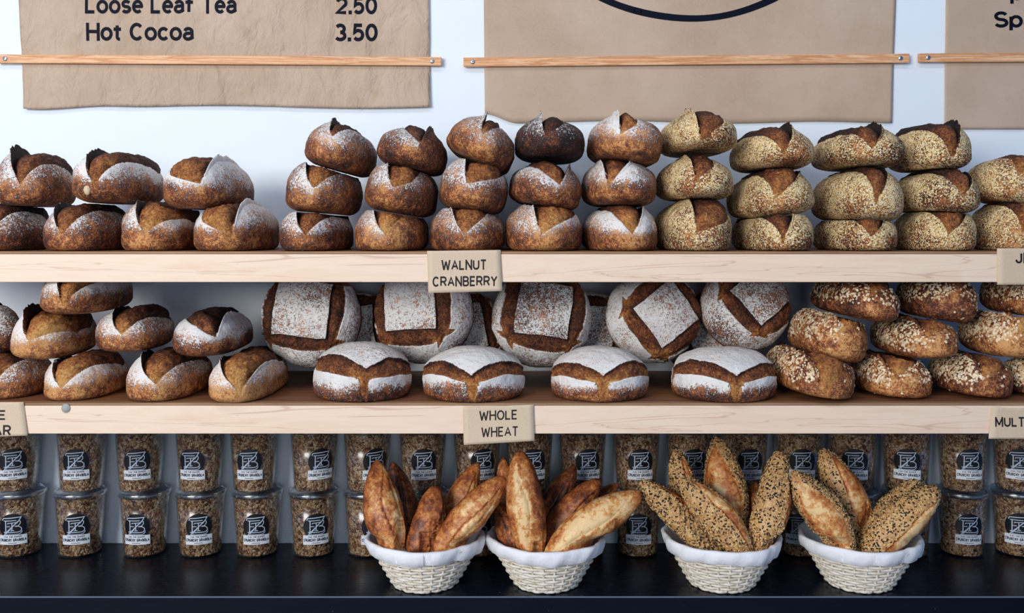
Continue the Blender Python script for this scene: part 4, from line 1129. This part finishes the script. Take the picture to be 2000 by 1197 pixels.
def copy_tree(o, parent=None):
    c = o.copy(); COL.objects.link(c); c.parent = parent
    if parent is not None: c.matrix_parent_inverse = o.matrix_parent_inverse.copy()
    for ch in o.children: copy_tree(ch, c)
    return c
ORD = ['first', 'second', 'third', 'fourth', 'fifth', 'sixth', 'seventh', 'eighth', 'ninth', 'tenth', 'eleventh', 'twelfth', 'thirteenth', 'fourteenth', 'fifteenth', 'sixteenth', 'seventeenth', 'eighteenth', 'nineteenth']
UPJ = [(30, 25), (160, 147), (274, 267), (391, 373), (497, 486), (614, 628), (718, 735), (826, 828), (932, 945), (1034, 1042), (1138, 1150), (1243, 1252), (1347, 1357), (1453, 1467), (1560, 1568), (1665, 1670), (1769, 1772), (1879, 1895), (1986, 1992)]
LOJ = [(38, 25), (157, 148), (283, 266), (392, 388), (503, 500), (613, 618), (720, 732), (828, 830), (932, 935), (1034, 1034), (1138, 1140), (1245, 1248), (1347, 1350), (1453, 1450), (1560, 1560), (1667, 1667), (1770, 1772), (1878, 1893), (1986, 1990)]
JD = 2.187
proto = jar_proto(); first = True
for row, tbl in enumerate((UPJ, LOJ)):
    for i, (cx, lx) in enumerate(tbl):
        j = proto if first else copy_tree(proto); first = False
        X = (cx - HX) * JD / F; Z = CT_Z + .0004 + (JH + .0002 if row == 0 else 0)
        j.location = (X, JD, Z)
        j.rotation_euler = (0, 0, -math.atan(X / JD) + math.asin(max(-.9, min(.9, (lx - cx) / 46.0))))
        j['label'] = 'clear granola tub, %s from left in the %s row under the lower shelf' % (ORD[i], 'upper' if row == 0 else 'bottom')
        j['group'] = 'granola tubs, %s row' % ('upper' if row == 0 else 'bottom')

# ------------------------------------------------------------------ wicker baskets
BH, BR0, BR1 = .099, .064, .1195
def br(z): return BR0 + (BR1 - BR0) * (z / BH) ** .9
def basket_proto():
    root = empty('bread_basket', (0, 0, 0), 'x', 'basket', 'wicker baskets of baguettes on the counter')
    NS = 26; parts = []
    rows = 14
    for k in range(rows):
        z = .004 + k * (.090 / (rows - 1)); path = []
        for i in range(NS * 8):
            a = 2 * math.pi * i / (NS * 8); wv = math.cos(NS / 2 * a + k * math.pi)
            r = br(z) + .0026 * wv; path.append((r * math.sin(a), -r * math.cos(a), z + .0007 * math.sin(3 * a + k)))
        parts.append(tube(path, .0031, 6, True))
    for i in range(NS):
        a = 2 * math.pi * i / NS
        parts.append(tube([(br(z) * math.sin(a), -br(z) * math.cos(a), z) for z in np.linspace(.002, BH - .002, 7)], .0024, 6))
    path = []
    for i in range(160):
        a = 2 * math.pi * i / 160; r = BR0 + .002 + .0012 * math.sin(20 * a); path.append((r * math.sin(a), -r * math.cos(a), .0046 + .0010 * math.cos(20 * a)))
    parts.append(tube(path, .0042, 6, True))
    parts.append(revolve([(0, .0012), (BR0, .0012), (BR0 + .001, .003), (BR0, .0045), (0, .0045)], 48))
    V, Fs = join(parts); mesh_obj('woven_body', V, Fs, M['wicker'], root)
    def cl(a, j, r, z):
        w = .0022 * math.sin(5 * a + 1) + .0016 * math.sin(11 * a + .5 * j) + .0010 * math.sin(23 * a + j)
        if j >= 7: z += .0020 * math.sin(4 * a) + .0012 * math.sin(13 * a)
        return r + w * (.3 if j < 4 else 1), z
    prof = [(0, .0075), (BR0 - .006, .0075), (br(.04) - .007, .04), (br(.075) - .007, .075), (BR1 - .005, BH - .002), (BR1 - .001, BH + .0050), (BR1 + .0045, BH + .0042), (BR1 + .0068, BH - .002), (BR1 + .0050, BH - .012), (BR1 + .0010, BH - .0235), (BR1 - .0012, BH - .0245), (BR1 + .0018, BH - .012), (BR1 + .0034, BH - .002), (BR1, BH + .002), (BR1 - .004, BH - .006), (br(.04) - .0058, .04), (BR0 - .005, .0062), (0, .0062)]
    V, Fs = revolve(prof, 120, cl); ln = mesh_obj('cloth_liner', V, Fs, M['cloth'], root)
    return root, ln
bproto, liner = basket_proto()
BD = 2.0
BASK = [('white wicker basket of plain baguettes, farthest left on the counter', 831), ('white wicker basket of plain baguettes, nearest the counter middle', 1067),
        ('white wicker basket with the tall seeded baguettes, third from left', 1409), ('white wicker basket of seeded baguettes, farthest right on the counter', 1677)]
BX = []
for i, (lab, cx) in enumerate(BASK):
    b = bproto if i == 0 else copy_tree(bproto); X = (cx - HX) * BD / F; BX.append(X)
    b.location = (X, BD, CT_Z + .0004); b.rotation_euler = (0, 0, -math.atan(X / BD) * .6 + i * 2.1); b['label'] = lab
    if i == 0:
        b.rotation_euler = (0, 0, 0)
# front seam of the first liner
pr = [(BR1 + .0040, BH + .0046), (BR1 + .0072, BH - .002), (BR1 + .0058, BH - .012), (BR1 + .0024, BH - .021)]
V, Fs = tube([(.008, -r - .0014, z) for r, z in pr], .0006, 5)
mesh_obj('liner_seam', V, Fs, M['seam'], [c for c in D.objects if c.name.startswith('cloth_liner') and c.parent.get('label') == BASK[0][0]][0])

# ------------------------------------------------------------------ baguettes
def baguette(name, label, group, bi, tip, low, dt, dl, Rpx, cutang, bake=.35, seeded=False, cutw=.42, bend=0.0, ext=.05, tipp=.62, pale=.0, seedside=0):
    A, B = np.array(at(*low, dl)), np.array(at(*tip, dt)); ax = B - A; L0 = np.linalg.norm(ax); t = ax / L0; A = A - t * ext; L = L0 + ext
    R = Rpx * (dl + dt) / 2 / F; sd = int(tip[0] * 7 + tip[1]) % 991
    toc = np.array([0, 0, EYE]) - (A + B) / 2; w = toc - t * np.dot(toc, t); w /= np.linalg.norm(w); u = np.cross(t, w); u /= np.linalg.norm(u)
    if u[0] < 0: u = -u
    nt, nf = 110, 84; T = np.linspace(.002, .998, nt); Ph = np.linspace(-np.pi, np.pi, nf + 1)[:-1]; Tg, Pg = np.meshgrid(T, Ph, indexing='ij')
    prof = np.sin(np.pi * np.clip(Tg, 0, 1) ** .95) ** tipp; r = R * prof
    c0 = math.radians(cutang); env = np.sin(np.pi * np.clip((Tg - .06) / .86, 0, 1)) ** .7
    hw = cutw * env * 1.15; dd = (Pg - c0 + np.pi) % (2 * np.pi) - np.pi; wig = .10 * np.sin(Tg * 9 + sd)
    d = (hw - np.abs(dd + wig)) * R; inside = d > 0
    lip = np.where(~inside, .0030 * env * np.exp(d / .006), -.0022 * env * np.exp(-d / .003) + .0025 * env * sm(0, .010, d))
    lip = lip + np.where(~inside & (dd + wig < 0), .0022 * env * np.exp(d / .004), 0)
    base = np.stack([Pg * R, Tg * L, Tg * 0 + sd], -1)
    nz = fbm(np.stack([np.cos(Pg) * R, np.sin(Pg) * R, Tg * L + sd], -1), 40, 3, sd)
    r = r + (lip + nz * .0022) * np.minimum(prof * 1.3, 1)
    bo = bend * np.sin(np.pi * Tg)
    P = A + t * (Tg * L)[..., None] + u * (r * np.sin(Pg) + bo)[..., None] + w * (r * np.cos(Pg) * .92)[..., None]
    Qn = np.stack([Pg * R, Tg * L, Tg * 0], -1); bk = bake + .20 * fbm(Qn, 26, 2, sd + 3) + .16 * sm(.25, .95, np.abs(dd) / np.pi * 1.5)
    cb = bake - .08 - pale + .22 * fbm(Qn * np.array([1, .4, 1]), 60, 2, sd + 7) + .40 * np.exp(-np.abs(d) / .0028) * (dd + wig < 0)
    bk = np.where(inside, cb, bk) + .18 * sm(.88, 1, Tg)
    sd_m = np.where(inside, 0, sm(0, .004, -d)) if seeded else np.zeros_like(d)
    At = np.stack([np.clip(d * 100, -5, 5), sd_m, bk], -1).reshape(-1, 3)
    # keep the foot inside the liner: it stands on the basket floor
    V = P.reshape(-1, 3).copy(); X0 = BX[bi]; zz = V[:, 2] - CT_Z; k = zz < BH + .035
    rad = np.hypot(V[:, 0] - X0, V[:, 1] - BD); lim = np.maximum(BR0 + (BR1 - BR0) * (np.clip(zz, .01, BH) / BH) ** .9 - .0105, .03)
    f = np.where(k & (rad > lim), lim / rad, 1); f = 1 + (f - 1) * (1 - sm(BH + .004, BH + .035, zz)); V[:, 0] = X0 + (V[:, 0] - X0) * f; V[:, 1] = BD + (V[:, 1] - BD) * f
    V[:, 2] = np.maximum(V[:, 2], CT_Z + .010)
    k = V[:, 2] > CT_Z + JH * .9; V[k, 1] = np.minimum(V[k, 1], JD - RL - .002)
    idx = np.arange(nt * nf).reshape(nt, nf); nx = np.roll(idx, -1, 1)
    q = np.stack([idx[:-1], nx[:-1], nx[1:], idx[1:]], -1).reshape(-1, 4); fc = [tuple(x) for x in q] + [tuple(idx[0, ::-1]), tuple(idx[-1])]
    BAG.append(dict(name=name, label=label, group=group, V=V, F=fc, A=At, q=q, bi=bi, seeded=seeded, sd=sd, parts=[], loc=V.mean(0), d=(dt + dl) / 2, dm=sd_m.reshape(-1)))
BAG = []
g1, g2 = 'plain baguettes in the two left baskets', 'seeded baguettes in the two right baskets'
n1_, n2_ = 'baguette', 'seeded_baguette'
LB, CB_, TB, RB_ = 'left-hand basket', 'second basket', 'third basket', 'right-hand basket'
# first basket
baguette(n1_, 'golden baguette with an open dark split, leftmost in the left-hand basket', g1, 0, (735, 898), (768, 1068), 1.99, 1.93, 38, 30, .34, False, .40, -.006, .03)
baguette(n1_, 'dark baguette tip showing behind the split one in the left-hand basket', g1, 0, (766, 902), (795, 1050), 2.075, 2.04, 27, 20, .62, False, .3, .008, .03)
baguette(n1_, 'short brown baguette standing in the middle of the left-hand basket', g1, 0, (853, 948), (812, 1074), 1.985, 1.935, 30, 55, .5, False, .28, .006, .02, .45)
baguette(n1_, 'baguette leaning right at the back of the left-hand basket', g1, 0, (934, 902), (872, 1050), 2.06, 2.02, 29, 35, .42, False, .35, -.004, .03)
baguette(n1_, 'long golden baguette leaning far right at front of the left-hand basket', g1, 0, (986, 932), (858, 1082), 1.955, 1.925, 33, 25, .30, False, .28, -.004, .02, .45)
# second basket
baguette(n1_, 'upright golden baguette in the second basket, its pale scored strip facing front', g1, 1, (1015, 880), (1042, 1082), 1.96, 1.925, 37, -22, .34, False, .5, -.004, .02, .5, .12)
baguette(n1_, 'small baguette tip poking up left at the back of the second basket', g1, 1, (982, 892), (1004, 1050), 2.075, 2.035, 25, -30, .45, False, .4, 0, .02)
baguette(n1_, 'dark baguette low at the left side of the second basket', g1, 1, (975, 985), (1018, 1082), 2.02, 1.965, 30, 0, .62, False, .3, 0, .02, .5)
baguette(n1_, 'shaded baguette leaning right at the back of the second basket', g1, 1, (1124, 908), (1058, 1040), 2.085, 2.055, 27, 20, .6, False, .35, -.004, .03)
baguette(n1_, 'brown baguette above the palest one in the second basket', g1, 1, (1172, 936), (1072, 1060), 2.03, 2.0, 30, 35, .48, False, .35, -.006, .03, .5)
baguette(n1_, 'palest baguette leaning far right at front of the second basket', g1, 1, (1254, 962), (1078, 1084), 1.95, 1.92, 37, -12, .26, False, .55, -.006, .02, .52, .16)
baguette(n1_, 'dim baguette end behind the palest one, right of the second basket', g1, 1, (1208, 944), (1110, 1040), 2.09, 2.065, 22, 0, .62, False, .3, -.002, .02)
# third basket
baguette(n2_, 'seed-covered baguette leaning far left in the third basket', g2, 2, (1250, 940), (1392, 1076), 1.97, 1.945, 29, 62, .36, True, .32, .004, .02, .42)
baguette(n2_, 'seeded baguette with a bare flap, upper left at back of the third basket', g2, 2, (1320, 876), (1352, 1040), 2.07, 2.02, 28, 32, .36, True, .42, 0, .03, .5)
baguette(n2_, 'seeded baguette with a bare right strip, front middle of the third basket', g2, 2, (1330, 934), (1452, 1080), 1.945, 1.92, 35, 48, .32, True, .42, .006, .02, .5)
baguette(n2_, 'tallest baguette, bare golden front with seeded right edge, third basket', g2, 2, (1400, 852), (1424, 1060), 2.06, 2.0, 41, -18, .36, True, .85, .006, .03, .55, .05)
baguette(n2_, 'heavily seeded baguette leaning right in the third basket', g2, 2, (1524, 882), (1478, 1076), 1.985, 1.93, 33, 78, .36, True, .3, .008, .02, .42)
baguette(n2_, 'bare brown baguette half hidden behind the right one, third basket', g2, 2, (1476, 940), (1462, 1060), 2.06, 2.01, 26, 0, .55, False, .4, 0, .03)
# fourth basket
baguette(n2_, 'baguette with a wide bare golden front, leaning left in the right-hand basket', g2, 3, (1541, 920), (1650, 1080), 1.955, 1.925, 39, -2, .32, True, .72, .010, .02, .52, .1)
baguette(n2_, 'seeded baguette with a bare right face, standing at back of the right-hand basket', g2, 3, (1605, 876), (1690, 1060), 2.05, 2.0, 37, 42, .36, True, .62, .004, .03, .52, .06)
baguette(n2_, 'fully seeded baguette behind the front right one, right-hand basket', g2, 3, (1794, 938), (1690, 1070), 2.0, 1.975, 26, 100, .4, True, .2, -.008, .03, .42)
baguette(n2_, 'seeded baguette with bare underside leaning right, right-hand basket', g2, 3, (1832, 952), (1702, 1078), 1.95, 1.925, 36, 62, .28, True, .55, -.004, .02, .46, .14)
for rnd in range(6):
    cl_ = (.004, .007, .010)[rnd % 3]
    for i, A in enumerate(BAG):
        for B in BAG[i + 1:]:
            if A['bi'] == B['bi'] or abs(A['bi'] - B['bi']) == 1:
                if not near_(A, B): continue
                if A['bi'] != B['bi']: press_side(*((A, B) if A['loc'][0] < B['loc'][0] else (B, A)), cell=cl_, gap=.0020)
                else: press_side(*((A, B) if A['d'] < B['d'] else (B, A)), ax=1, cell=cl_, gap=.0034 if A['seeded'] else .0014)
for L in BAG:
    c = np.array([L['V'][:, 0].mean(), L['V'][:, 1].mean(), L['V'][:, 2].min()])
    o = mesh_obj(L['name'], L['V'] - c, L['F'], M['baguette'], attr=L['A'], loc=c); tag(o, L['label'], 'bread', L['group'])
    if L['seeded']:
        P, Fs = flakes(L['V'], L['q'], L['dm'], 2000, .0023, L['sd'], .5, .2)
        mi = np.random.default_rng(L['sd'] + 5000).random(2000) < .5; mi = np.tile(mi.astype(int), 12)
        tag(mesh_obj('seed_topping', P - c, Fs, None, o, smooth=False, mats=[M['sesame'], M['blackseed']], midx=mi), kind='stuff')

# ------------------------------------------------------------------ light
def area(name, loc, target, sx, sy, power, color):
    l = D.lights.new(name, 'AREA'); l.shape = 'RECTANGLE'; l.size = sx; l.size_y = sy; l.energy = power; l.color = color
    o = D.objects.new(name, l); COL.objects.link(o); o.location = loc
    o.rotation_euler = (Vector(target) - Vector(loc)).to_track_quat('-Z', 'Y').to_euler(); return o
area('shop_window_light', (-2.7, -2.3, 2.45), (0, 2.2, 1.2), 2.2, 1.7, 198, (1.0, .97, .93))
area('front_fill_light', (.5, -3.6, 1.7), (0, 2.2, 1.1), 1.8, 2.0, 26, (.90, .96, 1.0))  # added front fill to brighten the tubs under the shelf, not a real door
area('ceiling_lamp', (-.3, .55, 3.3), (0, 2.1, 1.3), 3.2, .3, 17, (1.0, .96, .90))
w = D.worlds.new('sky_fill'); scene.world = w; w.use_nodes = True
bg = w.node_tree.nodes['Background']; bg.inputs['Color'].default_value = (.20, .46, 1.0, 1); bg.inputs['Strength'].default_value = .36
vs = scene.view_settings; vs.view_transform = 'Standard'; vs.look = 'None'; vs.gamma = 1; vs.exposure = 0.0; vs.use_curve_mapping = False
